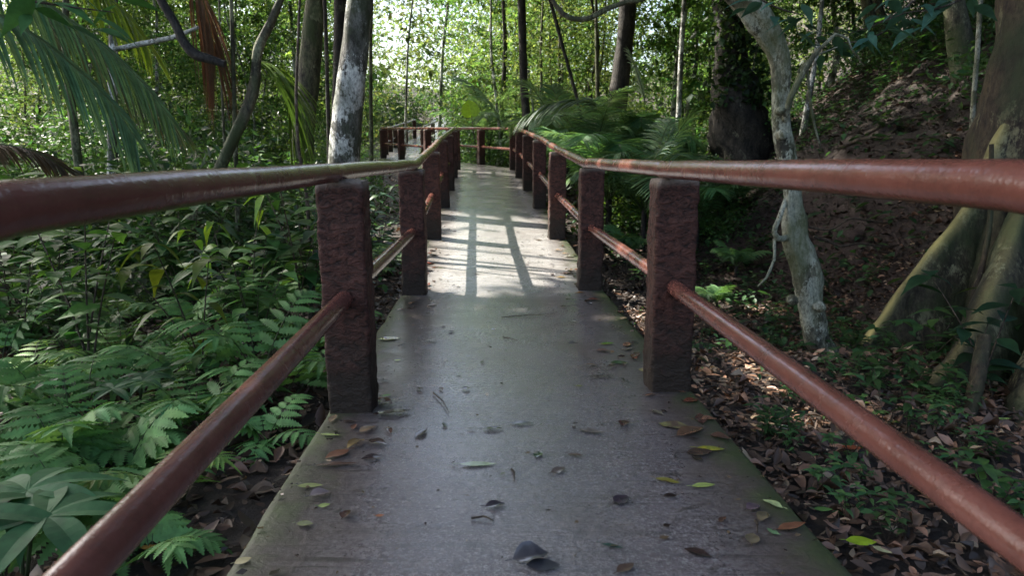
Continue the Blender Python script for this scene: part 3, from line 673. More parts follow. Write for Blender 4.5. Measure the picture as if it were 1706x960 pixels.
def make_palm(seed, n=8, ln=1.5, ll=.42, col=G_DEEP, th=.3, name='palm'):
    global rs
    rs = np.random.RandomState(seed); root = empty(name); mb = MB()
    tube(mb, np.array([[0, 0, -.15], [0, 0, th*.5], [0, 0, th]]), [.05, .045, .04], 9, lump=.2, seed=seed); mb.build('stem', M_barkdark, root)
    for q in range(n):
        mb = MB(); az = q*2.4+rs.rand()*.5
        make_palmfrond(mb, np.array([0, 0, th*.9]), (math.cos(az), math.sin(az)), ln*rs.uniform(.75, 1.15), R(rs.uniform(52, 82)), 42, ll, .028, col, rs.uniform(.35, .7), rs.uniform(.25, .5))
        mb.build('frond', M_leaf, root, smooth_=False)
    return root
def make_herb(seed, stems=4, h=.3, nl=6, L=.1, col=G_MID, name='herb', mat=None, hang=.3):
    global rs
    rs = np.random.RandomState(seed); root = empty(name); ms = MB(); ml = MB()
    for q in range(stems):
        a_ = rs.rand()*6.28; ln = h*rs.uniform(.6, 1.2); lean = rs.uniform(.15, .6)
        t = np.linspace(0, 1, 6); pts = np.stack([math.cos(a_)*lean*ln*t**1.3, math.sin(a_)*lean*ln*t**1.3, ln*t], 1)+np.array([rs.normal()*.03, rs.normal()*.03, 0])
        tube(ms, pts, np.linspace(.004, .0015, 6)*(h/.3)**.5, 5, (.05, .06, .02))
        tt = np.concatenate([np.linspace(.3, 1, nl), [1.]*2]); m = len(tt)
        p = np.stack([np.interp(tt, t, pts[:, i_]) for i_ in range(3)], 1); aa = np.arange(m)*2.4+rs.rand()*6
        D = nrm(np.stack([np.cos(aa), np.sin(aa), rs.uniform(-.1, .5, m)], 1)); S = np.stack([-np.sin(aa), np.cos(aa), rs.normal(0, .2, m)], 1)
        k = L*rs.uniform(.7, 1.2, m)
        blades(ml, p, D, S, k, k*rs.uniform(.38, .5), vary(col, m, .18, .12), nseg=7, droop=hang*rs.uniform(.5, 1.5, m), fold=.22, prof=[.1, .6, .95, 1, .85, .5, .2, .01])
    ms.build('stem', M_twig, root); ml.build('foliage', mat or M_leaf, root, smooth_=True)
    return root
def make_palmate(seed, col=(.06, .15, .06), L=.3, n=7, h=.3, name='broad_leaved_plant'):
    global rs
    rs = np.random.RandomState(seed); root = empty(name)
    for q in range(3):
        a_ = q*2.1+rs.rand(); ms = MB(); tip = np.array([math.cos(a_)*.12, math.sin(a_)*.12, h*rs.uniform(.8, 1.2)])
        tube(ms, np.array([[0, 0, -.05], tip*.5+np.array([0, 0, .05]), tip]), [.006, .005, .004], 6, (.05, .07, .03)); 
        aa = np.linspace(0, 6.28, n, endpoint=False)+rs.rand(); D = np.stack([np.cos(aa), np.sin(aa), .15+0*aa], 1); S = np.stack([-np.sin(aa), np.cos(aa), 0*aa], 1)
        blades(ms, np.tile(tip, (n, 1)), D, S, L*rs.uniform(.75, 1.1, n), L*.27, vary(col, n, .1, .06), nseg=10, droop=.35*rs.uniform(.6, 1.4, n), fold=.18, prof=[.1, .45, .75, .95, 1, .95, .8, .55, .25, .02])
        ms.build('leaf', M_fern, root, smooth_=False)
    return root
def make_bush(seed, rad=(1., 1., 1.2), n=1500, L=.11, col=G_MID, mat=None, name='shrub', stems=5, base=.1):
    global rs
    rs = np.random.RandomState(seed); root = empty(name); K = max(8, n//30); ms = MB()
    cen = rdir(K)*(rs.rand(K, 1)**.4)*np.array(rad); cen[:, 2] = np.abs(cen[:, 2])*1.0+base
    for q in range(stems):
        c_ = cen[q]; tube(ms, np.array([[c_[0]*.1, c_[1]*.1, -.1], [c_[0]*.35, c_[1]*.35, c_[2]*.6], c_]), [.02, .014, .006], 6, lump=.1, seed=q)
    ms.build('stem', M_twig, root)
    id_ = rs.randint(0, K, n); Pp = cen[id_]+rs.normal(size=(n, 3))*.15*np.mean(rad)**.5
    ck = np.exp(rs.normal(0, .25, (K, 1)))[id_]; ml = MB()
    ll = L*np.exp(rs.normal(0, .2, n)); D = nrm(Pp*np.array([1, 1, .1])*.4+rdir(n, .6, -.2)); kites(ml, Pp, D, rdir(n, .35), ll, ll*.42, vary(col, n, .2, .14)*ck)
    ml.build('foliage', mat or M_leaf, root, smooth_=False); return root
def make_bgtree(seed, h=9, r=1.8, n=5000, L=.17, col=(.09, .16, .03), z0=1.5, tr=.07):
    global rs
    rs = np.random.RandomState(seed); root = empty('tree'); K = n//35
    pts = [np.array([0, 0, -.3])]; rad = [tr*1.5]
    for q in range(1, 7): pts.append(np.array([rs.normal()*.22, rs.normal()*.22, h*q/6.])+pts[-1]*np.array([.8, .8, 0])); rad.append(tr*.7*(1.15-q/6.5))
    p, r_ = resample(pts, rad, .25); mb = MB(); tube(mb, p, r_, 9, lump=.1, seed=seed); mb.build('trunk', [M_barkgreen, M_barkdark, M_barkpale][seed % 3], root)
    cz = z0*.5+(h*1.08-z0*.5)*rs.rand(K)**.95; cen = np.stack([rs.normal(size=K)*r*.55, rs.normal(size=K)*r*.55, cz], 1)
    id_ = rs.randint(0, K, n); Pp = cen[id_]+rs.normal(size=(n, 3))*np.array([.26, .26, .12])*(.5+.8*rs.rand(K, 1)[id_])
    ck = np.exp(rs.normal(0, .3, (K, 1)))[id_]; ll = L*np.exp(rs.normal(0, .25, n)); mb = MB()
    kites(mb, Pp, rdir(n, .5, -.5), rdir(n, .4), ll, ll*.4, vary(col, n, .2, .15)*ck); mb.build('crown', M_far, root, smooth_=False)
    return root

def hides_bend(x, y): return 9 < y < 23.5 and -.235 < x/y < -.02
def place(o, x, y, rz=None, s=1., label=None, group=None, cat=None, dzv=0., tilt=0.):
    o.location = (x, y, float(terr(x, y))+dzv); o.rotation_euler = (random.uniform(-tilt, tilt), random.uniform(-tilt, tilt), random.uniform(0, 6.28) if rz is None else rz); o.scale = (s, s, s*random.uniform(.9, 1.1))
    tag(o, label, cat, group); return o
class Pool:
    def __init__(s, protos): s.p = protos; s.used = [False]*len(protos)
    def get(s, i=None):
        i = random.randrange(len(s.p)) if i is None else i % len(s.p)
        if not s.used[i]: s.used[i] = True; return s.p[i]
        return copy_tree(s.p[i])

ferns = Pool([make_fern(101), make_fern(102, 6, .66, 7, .2, .056), make_fern(103, 6, .5, 6, .2, .08, (.135, .28, .085)), make_fern(104, 5, .6, 8, .17, .045, (.14, .25, .055))])
palmates = Pool([make_palmate(111), make_palmate(112, (.04, .1, .04), .22, 6, .25)])
herbs = Pool([make_herb(121), make_herb(122, 5, .22, 5, .075, (.06, .13, .04)), make_herb(123, 3, .35, 6, .13, G_DEEP), make_herb(124, 6, .16, 4, .06, (.07, .15, .05))])
tallherbs = Pool([make_herb(131, 5, .8, 10, .17, (.06, .14, .03), 'sapling'), make_herb(132, 4, 1.1, 12, .15, (.04, .1, .03), 'sapling', hang=.5), make_herb(133, 6, .65, 9, .21, (.07, .16, .04), 'sapling')])
bushes = Pool([make_bush(141), make_bush(142, (.8, .8, .7), 1100, .09, (.06, .13, .03)), make_bush(143, (1.2, 1.2, 1.6), 1900, .13, (.045, .1, .03)), make_bush(144, (1., 1., .9), 1200, .12, (.11, .19, .035))])
palms = Pool([make_palm(151, 10, 2.1, .5, (.1, .21, .075), .5), make_palm(152, 11, 2.3, .55, (.12, .22, .09), .6), make_palm(153, 8, 1.4, .4, (.1, .2, .07))])
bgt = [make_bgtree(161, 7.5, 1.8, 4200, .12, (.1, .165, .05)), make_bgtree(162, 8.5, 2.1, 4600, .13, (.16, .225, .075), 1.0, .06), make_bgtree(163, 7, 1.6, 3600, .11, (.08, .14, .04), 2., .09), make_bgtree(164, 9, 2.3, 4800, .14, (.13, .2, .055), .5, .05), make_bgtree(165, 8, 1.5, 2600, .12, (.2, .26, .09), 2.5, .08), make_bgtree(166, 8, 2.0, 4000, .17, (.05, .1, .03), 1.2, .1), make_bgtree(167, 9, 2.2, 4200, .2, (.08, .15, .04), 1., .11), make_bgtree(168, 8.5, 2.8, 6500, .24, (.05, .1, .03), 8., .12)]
rs = np.random.RandomState(5)

# -- left fern bed
LF = 'ferns beside the left railing'
for (px, py, z, i_, s, lb) in (
    (120, 800, .0, 2, .95, 'pale green toothed fern low on the left between the palmate plant and the lower rail'), (300, 560, .0, 2, 1.0, 'broad pale green fern in the middle of the left bed'), (60, 560, .05, 2, 1.15, 'pale green fern at the left border under the near top rail'),
    (60, 690, .0, 2, 1.15, 'large light green toothed fern at the left border, above the palmate plant'),
    (190, 700, .0, 2, 1.1, 'bright green toothed fern whose fronds hang over dark ground left of the lower rail'),
    (330, 640, .0, 0, .85, 'green fern close to the lower left rail with drooping pointed fronds'),
    (130, 600, .05, 0, 1.1, 'blue green fern with a wide arching frond in the second row on the left')):
    q = PZ(px, py, z); place(ferns.get(i_), q[0], q[1], None, s, lb, LF, 'fern')
k = 0
tries = 0
placed = []
while k < 46 and tries < 4000:
    tries += 1
    x = -random.uniform(1.05, 5.0); y = random.uniform(1.5, 7.5)
    if x < -.8*y-.6 or any((x-a_)**2+(y-b_)**2 < .13 for a_, b_ in placed): continue
    if x > -1.3 and y < 2.4: continue
    placed.append((x, y)); k += 1
    zone = 'in the near bed left of the first post' if y < 3 else ('in the bed between the first and second left posts' if y < 5 else 'on the shaded floor beyond the second left post')
    place(ferns.get(), x, y, None, random.uniform(.65, 1.1), 'green toothed fern '+zone, LF+' '+zone.split()[-2], 'fern', tilt=.15)
for (px, py, s, i_, lb) in ((20, 905, 1., 0, 'big palmate leaved plant at the lower left corner'), (225, 640, .75, 1, 'dark blue green plant with rounded leaflets amid the left ferns')):
    q = PZ(px, py, -.05); place(palmates.get(i_), q[0], q[1], 1.2, s, lb, None, 'plant')
for (px, py, s) in ((430, 690, .8), (420, 620, .7), (480, 650, .6), (455, 560, .8), (560, 470, .8), (640, 440, .9), (640, 380, 1.)):
    q = PZ(px, py, -.2); place(herbs.get(random.choice([0, 1, 2])), q[0]-.05, q[1], None, s, 'low green herb growing along the left slab edge', 'herbs along the left slab edge', 'herb')
for (x, y, s_) in ((-1.02, 1.75, .6), (-1.12, 2.15, .7), (-1.0, 2.6, .6), (-1.05, 3.3, .7), (-1.1, 3.9, .75)):
    place(ferns.get(random.choice([1, 2, 3])), x, y, None, s_, 'fern in the front row right beside the left slab edge', 'ferns beside the left slab edge', 'fern')
# -- left undergrowth
for q_ in range(70):
    y = random.uniform(2.2, 13); x = -random.uniform(1.2, .8*y+1.5)
    if hides_bend(x, y): continue
    if x > cx(y)-1.1: continue
    place(herbs.get(), x, y, None, random.uniform(.8, 1.9), 'small leafy herb on the forest floor left of the walkway', 'herbs on the left forest floor', 'herb')
for q_ in range(58):
    y = random.uniform(3.6, 14); x = cx(y)-random.uniform(1.3, .75*y)
    if hides_bend(x, y): continue
    place(tallherbs.get(), x, y, None, random.uniform(.8, 1.35), 'leafy green sapling in the undergrowth left of the walkway', 'saplings left of the walkway', 'sapling')
for q_ in range(44):
    y = random.uniform(6.5, 22); x = cx(y)-random.uniform(1.9, .8*y)
    if hides_bend(x, y): continue
    place(bushes.get(), x, y, None, random.uniform(.5, 1.0)*(.7+y/25), 'dense green shrub in the undergrowth left of the walkway', 'shrubs left of the walkway', 'shrub')
# the yellowing big leaves under the top left rail
yl = make_herb(171, 3, .75, 5, .2, (.11, .16, .02), 'sapling', hang=.8); q = P(330, 470, 3.6); place(yl, q[0], q[1], .5, .95, 'sapling with large yellow blotched hanging leaves under the left top rail', None, 'sapling')
yl = make_herb(172, 3, 1.1, 7, .17, (.12, .22, .03), 'sapling', hang=.9); q = P(380, 330, 5.2); place(yl, q[0], q[1], 1.5, 1., 'bright lime sapling with drooping leaves behind the left top rail', None, 'sapling')

# -- big palm frond top left and its neighbours
def frond_thing(label, pts_px, Yd, n, ll, lw, col, dr, loc_rad=.012, cat='palm', name='palm_frond', yawn=0., mat=None):
    pts = np.array([P(x, y, Yd+u*yawn) for u, (x, y) in zip(np.linspace(0, 1, len(pts_px)), pts_px)]); pts, _ = resample(pts, [1]*len(pts), .06); base = pts[0].copy(); pts = pts-base
    root = empty(name, base); tag(root, label, cat); mb = MB(); tube(mb, pts, np.linspace(loc_rad, .003, len(pts)), 6, (.08, .11, .03)); mb.build('midrib', M_leaf, root)
    T = nrm(np.gradient(pts, axis=0)); t = np.linspace(0, 1, len(pts)); tt = np.linspace(.02, .99, n); mb = MB()
    for s_ in (1, -1):
        p = np.stack([np.interp(tt, t, pts[:, i_]) for i_ in range(3)], 1); Td = nrm(np.stack([np.interp(tt, t, T[:, i_]) for i_ in range(3)], 1))
        sd = nrm(np.cross(Td, np.array([0, 0, 1.]))); k = (1-.55*tt**2)*np.exp(rs.normal(0, .06, n)); D = nrm(Td*(.9+.5*tt[:, None])+sd*s_*.8+rs.normal(0, .05, (n, 3)))
        blades(mb, p, D, Td, ll*k, lw, vary(col, n, .12, .08), nseg=7, droop=dr*rs.uniform(.8, 1.2, n), fold=.3, prof=[.5, .9, 1, .95, .8, .5, .03])
    mb.build('leaflets', mat or M_fern, root, smooth_=False); return root
frond_thing('large blue green palm frond drooping from the upper left corner', [(-160, -40), (-60, 0), (20, 35), (80, 75), (140, 125), (190, 175), (225, 230)], 3.1, 60, .4, .02, (.11, .19, .085), .6)
frond_thing('second blue green palm frond above and behind the largest one', [(-120, -150), (-20, -60), (70, 0), (140, 50), (200, 100), (250, 150), (285, 200)], 3.5, 64, .42, .02, (.12, .2, .08), .55)
frond_thing('drying grey green palm frond behind the large blue green frond', [(60, 10), (130, 60), (190, 115), (245, 160), (290, 205)], 4., 40, .4, .022, (.13, .15, .075), .5)
frond_thing('brown dead palm frond low at the left border just above the top rail', [(-80, 240), (-10, 240), (40, 246), (80, 262), (105, 280)], 3.6, 34, .3, .02, (.1, .065, .035), .4)
frond_thing('sunlit yellow green palm frond near the top left', [(120, -60), (170, -15), (215, 30), (245, 75)], 6.5, 30, .6, .035, (.2, .3, .03), .5, mat=M_leaf)
frond_thing('drooping rusty brown dead palm frond left of the crooked grey trunk', [(310, -60), (335, -10), (350, 40), (358, 95)], 6.8, 34, .7, .03, (.13, .065, .035), .9, mat=M_dry)
frond_thing('hanging green palm frond right of the crooked grey trunk', [(420, 100), (450, 105), (475, 130), (485, 175)], 7.4, 34, .8, .03, (.09, .16, .03), 1., mat=M_leaf)
frond_thing('pale curved palm frond rising beside the walkway bend', [(838, 215), (826, 185), (808, 160), (786, 140), (766, 130)], 19.5, 34, 1.1, .07, (.16, .26, .18), .35, .03, mat=M_leaf)
frond_thing('grey green palm frond sweeping left over the right railing', [(1010, 200), (990, 172), (955, 165), (915, 172), (880, 190)], 12., 40, .75, .045, (.1, .17, .1), .5, .02, mat=M_leaf)
frond_thing('pale feathery palm frond standing up beside the dark trunk', [(1075, 170), (1068, 140), (1058, 110), (1048, 88)], 11., 26, .45, .03, (.16, .22, .14), .3, mat=M_leaf)
frond_thing('small fan of pale palm leaflets right of the big palm clump', [(1090, 265), (1100, 250), (1112, 235), (1120, 215)], 7., 22, .28, .02, (.07, .15, .08), .5, mat=M_leaf)
# palms right
PG = 'palms at the right of the walkway'
for (px, Yp, i_, s, lb) in ((1015, 10.5, 0, 1.15, 'big green palm clump right behind the right railing corner'), (1075, 9.5, 1, .95, 'feathery palm between the big palm clump and the hillside'),
                         (945, 14., 1, 1.2, 'bright green palm close behind the far right posts'), (1130, 12.5, 2, 1.2, 'shaded palm at the foot of the vine covered trunk'),
                         (905, 17.5, 2, 1.3, 'sunlit palm left of the slender middle trunk base'), (815, 21.5, 1, 1.15, 'palm beside the walkway bend behind the far post'),
                         (1165, 9.2, 0, .75, 'low drooping palm at the edge of the dark hillside'), (985, 12.5, 1, 1., 'tall green palm behind the big palm clump, closer to the railing'), (1060, 13.5, 0, 1.2, 'tallest palm under the dark trunk'), (1215, 10.5, 2, .9, 'small palm in front of the vine covered trunk')):
    q = P(px, 300, Yp); place(palms.get(i_), q[0], q[1], None, s, lb, PG, 'palm')
for (px, py, z, s, lb) in ((1225, 470, -.45, .42, 'small fern like palm on the red bank right of the near post'), (1040, 455, -.5, .5, 'small dark palm in the gully behind the near right post'), (1195, 500, -.4, .3, 'tiny bright green palm seedling on the gully floor')):
    q = PZ(px, py, z); place(palms.get(2), q[0], q[1], None, s, lb, None, 'palm')
rl = empty('round_leaved_plant', P(786, 215, 18.5)); tag(rl, 'plant with one round glowing yellow green leaf beyond the far post', 'plant')
mb = MB(); tube(mb, np.array([[.15, 0, -1.3], [.1, 0, -.5], [0, 0, .35]]), [.012, .012, .01], 6); mb.build('stem', M_twig, rl)
mb = MB(); blades(mb, [[0, 0, .3]], [[-.2, .1, 1]], [[1, .1, .1]], .46, .5, (.3, .5, .04), nseg=12, droop=0, fold=.2, prof=[.5, .85, 1, 1, .95, .85, .7, .45, .05], teeth=.06); mb.build('leaf', M_leaf, rl, smooth_=False)

# -- right undergrowth
for q_ in range(110):
    y = random.uniform(1.9, 5.6); x = random.uniform(1.02, 2.8)
    if x < cx(y)+1.0: continue
    place(herbs.get(random.choice([1, 3, 3, 0])), x, y, None, random.uniform(.35, .8), 'small pale green seedling in the leaf litter right of the walkway', 'seedlings in the right leaf litter', 'seedling')
for (px, py, z, i_, s, lb) in ((1455, 690, -.3, 0, .8, 'light green leafy seedling between the crooked tree and the front buttress'), (1545, 640, -.3, 0, 1.25, 'dark leafy herb climbing against the front buttress'),
                            (1640, 700, -.3, 2, 1.4, 'dark broad leaved seedling at the right border by the buttress'), (1480, 740, -.25, 1, .9, 'bright small seedling under the right lower rail'),
                            (1560, 560, -.3, 2, .9, 'blue green leafy herb in the hollow of the buttress roots'), (1690, 640, -.3, 0, 1.5, 'tall dark herb at the right border in front of the trunk')):
    q = PZ(px, py, z); place(herbs.get(i_), q[0], q[1], None, s, lb, None, 'seedling')
for q_ in range(30):
    y = random.uniform(5, 16); x = random.uniform(1.3, 3.2+.3*y)
    if x < cx(y)+1.2: continue
    place(herbs.get(), x, y, None, random.uniform(.6, 1.2), 'dark leafy herb scattered over the right bank', 'herbs on the right bank', 'herb')
for q_ in range(30):
    y = random.uniform(9, 22); x = cx(y)+random.uniform(1.9, .33*y+.5)
    place(bushes.get(), x, y, None, random.uniform(.5, .9), 'green shrub among the palms right of the walkway', 'shrubs right of the walkway', 'shrub')
for q_ in range(14):
    y = random.uniform(10, 24); x = cx(y)+random.uniform(1.6, .36*y+1)
    place(tallherbs.get(), x, y, None, random.uniform(.9, 1.5), 'leafy sapling among the palms right of the walkway', 'saplings right of the walkway', 'sapling')
# -- sprays of leaves over the hillside, top right
def spray(label, stem_px, Yd, nl, L, col, seed):
    global rs
    rs = np.random.RandomState(seed); pts = np.array([P(x, y, Yd) for x, y in stem_px]); pts, _ = resample(pts, [1]*len(pts), .05); base = pts[0].copy(); pts = pts-base
    root = empty('leafy_branch', base); tag(root, label, 'branch'); mb = MB(); tube(mb, pts, np.linspace(.008, .002, len(pts)), 5); mb.build('twig', M_twig, root)
    t = np.linspace(0, 1, len(pts)); tt = np.linspace(.1, 1, nl); p = np.stack([np.interp(tt, t, pts[:, i_]) for i_ in range(3)], 1)+rs.normal(0, .05, (nl, 3))
    aa = rs.rand(nl)*6.28; D = np.stack([np.cos(aa), np.sin(aa)*.6, rs.uniform(-.5, .1, nl)], 1); S = np.stack([-np.sin(aa), np.cos(aa), rs.normal(0, .3, nl)], 1)
    k = L*rs.uniform(.7, 1.25, nl); mb = MB(); blades(mb, p, D, S, k, k*.42, vary(col, nl, .15, .08), nseg=6, droop=.3, fold=.2, prof=[.1, .7, 1, .9, .6, .25, .01]); mb.build('foliage', M_fern, root); return root
spray('blue green leafy branch hanging in the upper right, beside the crooked tree', [(1250, -30), (1270, 0), (1300, 15), (1340, 25)], 3.6, 12, .13, (.045, .11, .07), 31)
spray('leafy branch with large pointed leaves at the top, right of the crooked tree', [(1640, -40), (1600, 0), (1560, 15), (1510, 20), (1460, 40)], 4., 24, .15, (.05, .12, .085), 32)
spray('second leafy branch hanging just below the top right one', [(1560, -30), (1500, 20), (1450, 45), (1400, 60), (1350, 55)], 4.4, 26, .13, (.045, .11, .07), 33)
spray('low leafy spray crossing the thin branch of the crooked tree', [(1520, 0), (1480, 50), (1440, 68), (1395, 72), (1340, 60)], 4.8, 24, .12, (.04, .1, .055), 34)
spray('leafy spray hanging at the top left corner', [(-40, -30), (40, 0), (110, 10), (190, 20)], 2.9, 14, .16, (.05, .13, .04), 35)
rs = np.random.RandomState(77)

# -- background trees
k = 0
BG = 'slim leafy trees of the sunlit forest behind'
used = set()
for q_ in range(112):
    y = random.uniform(18, 42); x = random.uniform(-.72*y, .36*y)
    if abs(x-cx(y)) < 2.4+.02*y and y < 36: continue
    if abs(x-cx(y)) < 1.2: continue
    i_ = random.choice([0, 1, 2, 3, 4, 5, 6, 6] if abs(x/y+.1) > .16 else [0, 1, 1, 3, 4, 4, 6]); o_ = bgt[i_] if i_ not in used else copy_tree(bgt[i_]); used.add(i_)
    side = 'left of' if x < cx(y) else 'right of'; dep = 'near' if y < 24 else ('middle' if y < 32 else 'far')
    place(o_, x, y, None, random.uniform(.75, 1.15), f'slim leafy tree in the {dep} rank of forest {side} the walkway', f'{dep} forest trees {side} the walkway', 'tree')
for q_ in range(60):
    y = random.uniform(22, 46); x = cx(y)+random.choice([-1, 1])*random.uniform(1.8, 9)
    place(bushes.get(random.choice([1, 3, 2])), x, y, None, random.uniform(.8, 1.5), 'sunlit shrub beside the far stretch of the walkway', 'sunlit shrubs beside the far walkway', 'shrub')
for q_ in range(26):
    y = random.uniform(11, 26); x = .38*y+random.uniform(.5, 9); i_ = random.choice([5, 5, 6, 7])
    o_ = copy_tree(bgt[i_]); place(o_, x, y, None, random.uniform(.7, 1.1), 'dark leafy tree growing high on the right hillside', 'trees high on the right hillside', 'tree')
for (x, y) in ((5.2, 8), (7.5, 9), (6., 11), (9, 12), (5.5, 6.2), (8., 6.8), (7.2, 14), (10.5, 9.5)):  # trees added to shade the hillside, crowns mostly out of view
    place(copy_tree(bgt[7]) if 7 in used else bgt[7], x, y, None, .95, 'dark spreading tree added above the bank to shade the hillside', 'spreading trees above the bank', 'tree'); used.add(7)
for q_ in range(120):
    y = random.uniform(5.3, 15); x = .2*y+random.uniform(1.3, 7)
    place(herbs.get() if q_ % 3 else (tallherbs.get() if q_ % 2 else bushes.get(0)), x, y, None, random.uniform(.4, .8), 'dark low plant rooted in the hillside litter', 'low plants on the right hillside', 'plant')
for q_ in range(22):
    y = random.uniform(43, 54); x = cx(46)+random.uniform(-9, 9)
    if y < 48 and abs(x-cx(46)) < 1.6: continue
    place(bushes.get(random.choice([0, 1, 2])), x, y, None, random.uniform(1.3, 2.2), 'shrub closing off the far end of the walkway', 'shrubs at the far end of the walkway', 'shrub')
# thin stems visible in the middle distance
for (xa, xb, yb, wd, Yd) in ((688, 676, 190, 1.8, 24), (748, 733, 190, 2.6, 25), (838, 838, 150, 3.5, 22), (818, 824, 140, 2., 21), (905, 902, 160, 2.2, 20), (993, 995, 120, 3., 17), (385, 392, 230, 3.5, 7), (365, 372, 200, 2., 8), (190, 188, 120, 7, 8.), (110, 112, 110, 6, 9), (620, 618, 190, 3, 17), (1140, 1132, 160, 4, 15), (1370, 1350, 150, 4., 11)):
    px_tree('thin upright stem rising through the undergrowth in the distance', [(xa, -5, wd*.8), ((xa+xb)/2+random.uniform(-5, 5), 80, wd), (xb, yb, wd*1.1)], Yd, random.choice([M_barkgreen, M_barkpale, M_barkdark]), 'sapling', 'sapling', up=3.5, lump=.05, group='thin stems in the distance', sides=7, step=.3, seed=int(xa))
# far wood as one mass
def far_wood():
    n = 110000; mb = MB(); K = 2600; y = 34+56*rs.rand(K); x = (rs.rand(K)*2-1)*(.85*y); z = terr(x, y)+rs.rand(K)**1.6*(12+4*smooth(.1, .35, np.abs(x-cx(y))/y))
    keep = (np.abs(x-cx(y)) > 2.2) | (z > terr(x, y)+3) | (y > 47); cen = np.stack([x, y, z], 1)[keep]; K = len(cen)
    id_ = rs.randint(0, K, n); Pp = cen[id_]+rs.normal(size=(n, 3))*np.array([.8, .8, .5]); ck = np.exp(rs.normal(0, .35, (K, 1)))[id_]; ll = .34*np.exp(rs.normal(0, .25, n))
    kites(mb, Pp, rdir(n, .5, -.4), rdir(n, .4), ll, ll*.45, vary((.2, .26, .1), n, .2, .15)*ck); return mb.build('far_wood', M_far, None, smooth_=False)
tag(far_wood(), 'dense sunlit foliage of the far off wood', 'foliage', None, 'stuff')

# ------------------------------------------------------------------ leaf litter
def litter(name, n, xr, yr, size, dark, label, cond):
    x = rs.uniform(*xr, n); y = rs.uniform(*yr, n); k = cond(x, y); x = x[k]; y = y[k]; n = len(x)
    z = terr(x, y)+.012+rs.rand(n)*.03; a_ = rs.rand(n)*6.28; D = np.stack([np.cos(a_), np.sin(a_), rs.normal(0, .28, n)], 1); S = np.stack([-np.sin(a_), np.cos(a_), rs.normal(0, .3, n)], 1)
    L = np.minimum(size*np.exp(rs.normal(-.1, .45, n)), size*1.9); c = rs.rand(n)
    base = np.where(c[:, None] < .55, np.array([[.085, .052, .034]]), np.where(c[:, None] < .8, np.array([[.17, .095, .06]]), np.where(c[:, None] < .92, np.array([[.04, .03, .024]]), np.array([[.26, .19, .12]]))))
    mb = MB(); blades(mb, np.stack([x, y, z], 1), D, S, L, L*rs.uniform(.35, .6, n), base*np.exp(rs.normal(0, .25, (n, 1)))*dark, nseg=4, droop=rs.normal(0, .15, n), fold=.1, curl=rs.normal(0, .9, n), prof=[.1, .8, 1, .7, .02])
    return tag(mb.build(name, M_dry, None, smooth_=True), label, 'leaf litter', None, 'stuff')
litter('leaf_litter', 26000, (.75, 4.5), (1.0, 6.5), .042, 1.3, 'brown fallen leaf litter right of the walkway', lambda x, y: np.abs(x-cx(y)) > .77)
litter('leaf_litter', 14000, (-5, -.7), (.9, 7), .055, .8, 'dark wet leaf litter under the left ferns', lambda x, y: np.abs(x-cx(y)) > .77)
litter('leaf_litter', 60000, (1, 13), (5.2, 18), .05, .3, 'brown leaf litter covering the right hillside', lambda x, y: (x-cx(y) > .9))  # litter colour darkened to stand in for shade on the hillside
litter('leaf_litter', 5000, (-14, 3), (7, 26), .12, .8, 'leaf litter on the forest floor further along the walkway', lambda x, y: np.abs(x-cx(y)) > .95)
# twigs in litter
mb = MB()
for q_ in range(800):
    side = random.random() < .65; y = random.uniform(1.2, 14); x = random.uniform(.95, 2+.6*y) if side else -random.uniform(1., 4.); x = x if side else x
    if abs(x-cx(y)) < .85: continue
    a_ = random.random()*6.28; L = random.uniform(.12, .5); p0 = np.array([x, y, 0.]); p1 = p0+np.array([math.cos(a_)*L, math.sin(a_)*L, 0]); m_ = (p0+p1)/2+np.array([random.uniform(-.03, .03), random.uniform(-.03, .03), 0])
    pp = np.array([p0, m_, p1]); pp[:, 2] = [float(terr(u[0], u[1]))+.03 for u in pp]
    if min(abs(u[0]-cx(u[1])) for u in pp) < .8: continue
    tube(mb, pp, [.005, .004, .002], 5)
tag(mb.build('twig_litter', M_twig), 'thin fallen twigs strewn through the leaf litter', 'twigs', None, 'stuff')
# low ground cover
def cover(n, xr, yr, size, col, label, cond):
    x = rs.uniform(*xr, n); y = rs.uniform(*yr, n); k = cond(x, y); x = x[k]; y = y[k]; n = len(x); a_ = rs.rand(n)*6.28
    z = terr(x, y)+.03+rs.rand(n)*.14; D = np.stack([np.cos(a_), np.sin(a_), rs.normal(0, .3, n)], 1); S = np.stack([-np.sin(a_), np.cos(a_), rs.normal(0, .3, n)], 1); L = size*np.exp(rs.normal(0, .3, n))
    mb = MB(); blades(mb, np.stack([x, y, z], 1), D, S, L, L*.48, vary(col, n, .25, .12), nseg=4, droop=.2, fold=.2, prof=[.1, .8, 1, .6, .02])
    tag(mb.build('ground_cover', M_leaf), label, 'ground cover', None, 'stuff')
cover(9000, (-9, -.9), (3.2, 16), .075, (.04, .1, .03), 'low leafy ground cover left of the walkway', lambda x, y: (cx(y)-x > .95) & (fbm(x*1.1, y*1.1, 41) > .42))
cover(2600, (1, 4), (3, 9), .05, (.05, .12, .04), 'low leafy ground cover right of the walkway', lambda x, y: (x-cx(y) > .95) & (fbm(x*1.3, y*1.3, 44) > .5))
cover(15000, (2, 12), (5, 17), .085, (.035, .085, .03), 'low dark plants matted over the right hillside', lambda x, y: (x-cx(y) > 1.8) & (fbm(x*.9, y*.9, 61) > .40))
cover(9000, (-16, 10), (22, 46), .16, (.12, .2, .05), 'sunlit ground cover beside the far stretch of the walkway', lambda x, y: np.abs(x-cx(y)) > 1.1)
cover(5000, (.5, 9), (9, 26), .11, (.05, .11, .03), 'ground cover under the palms right of the walkway', lambda x, y: (x-cx(y) > .95) & (x-cx(y) < .32*y))

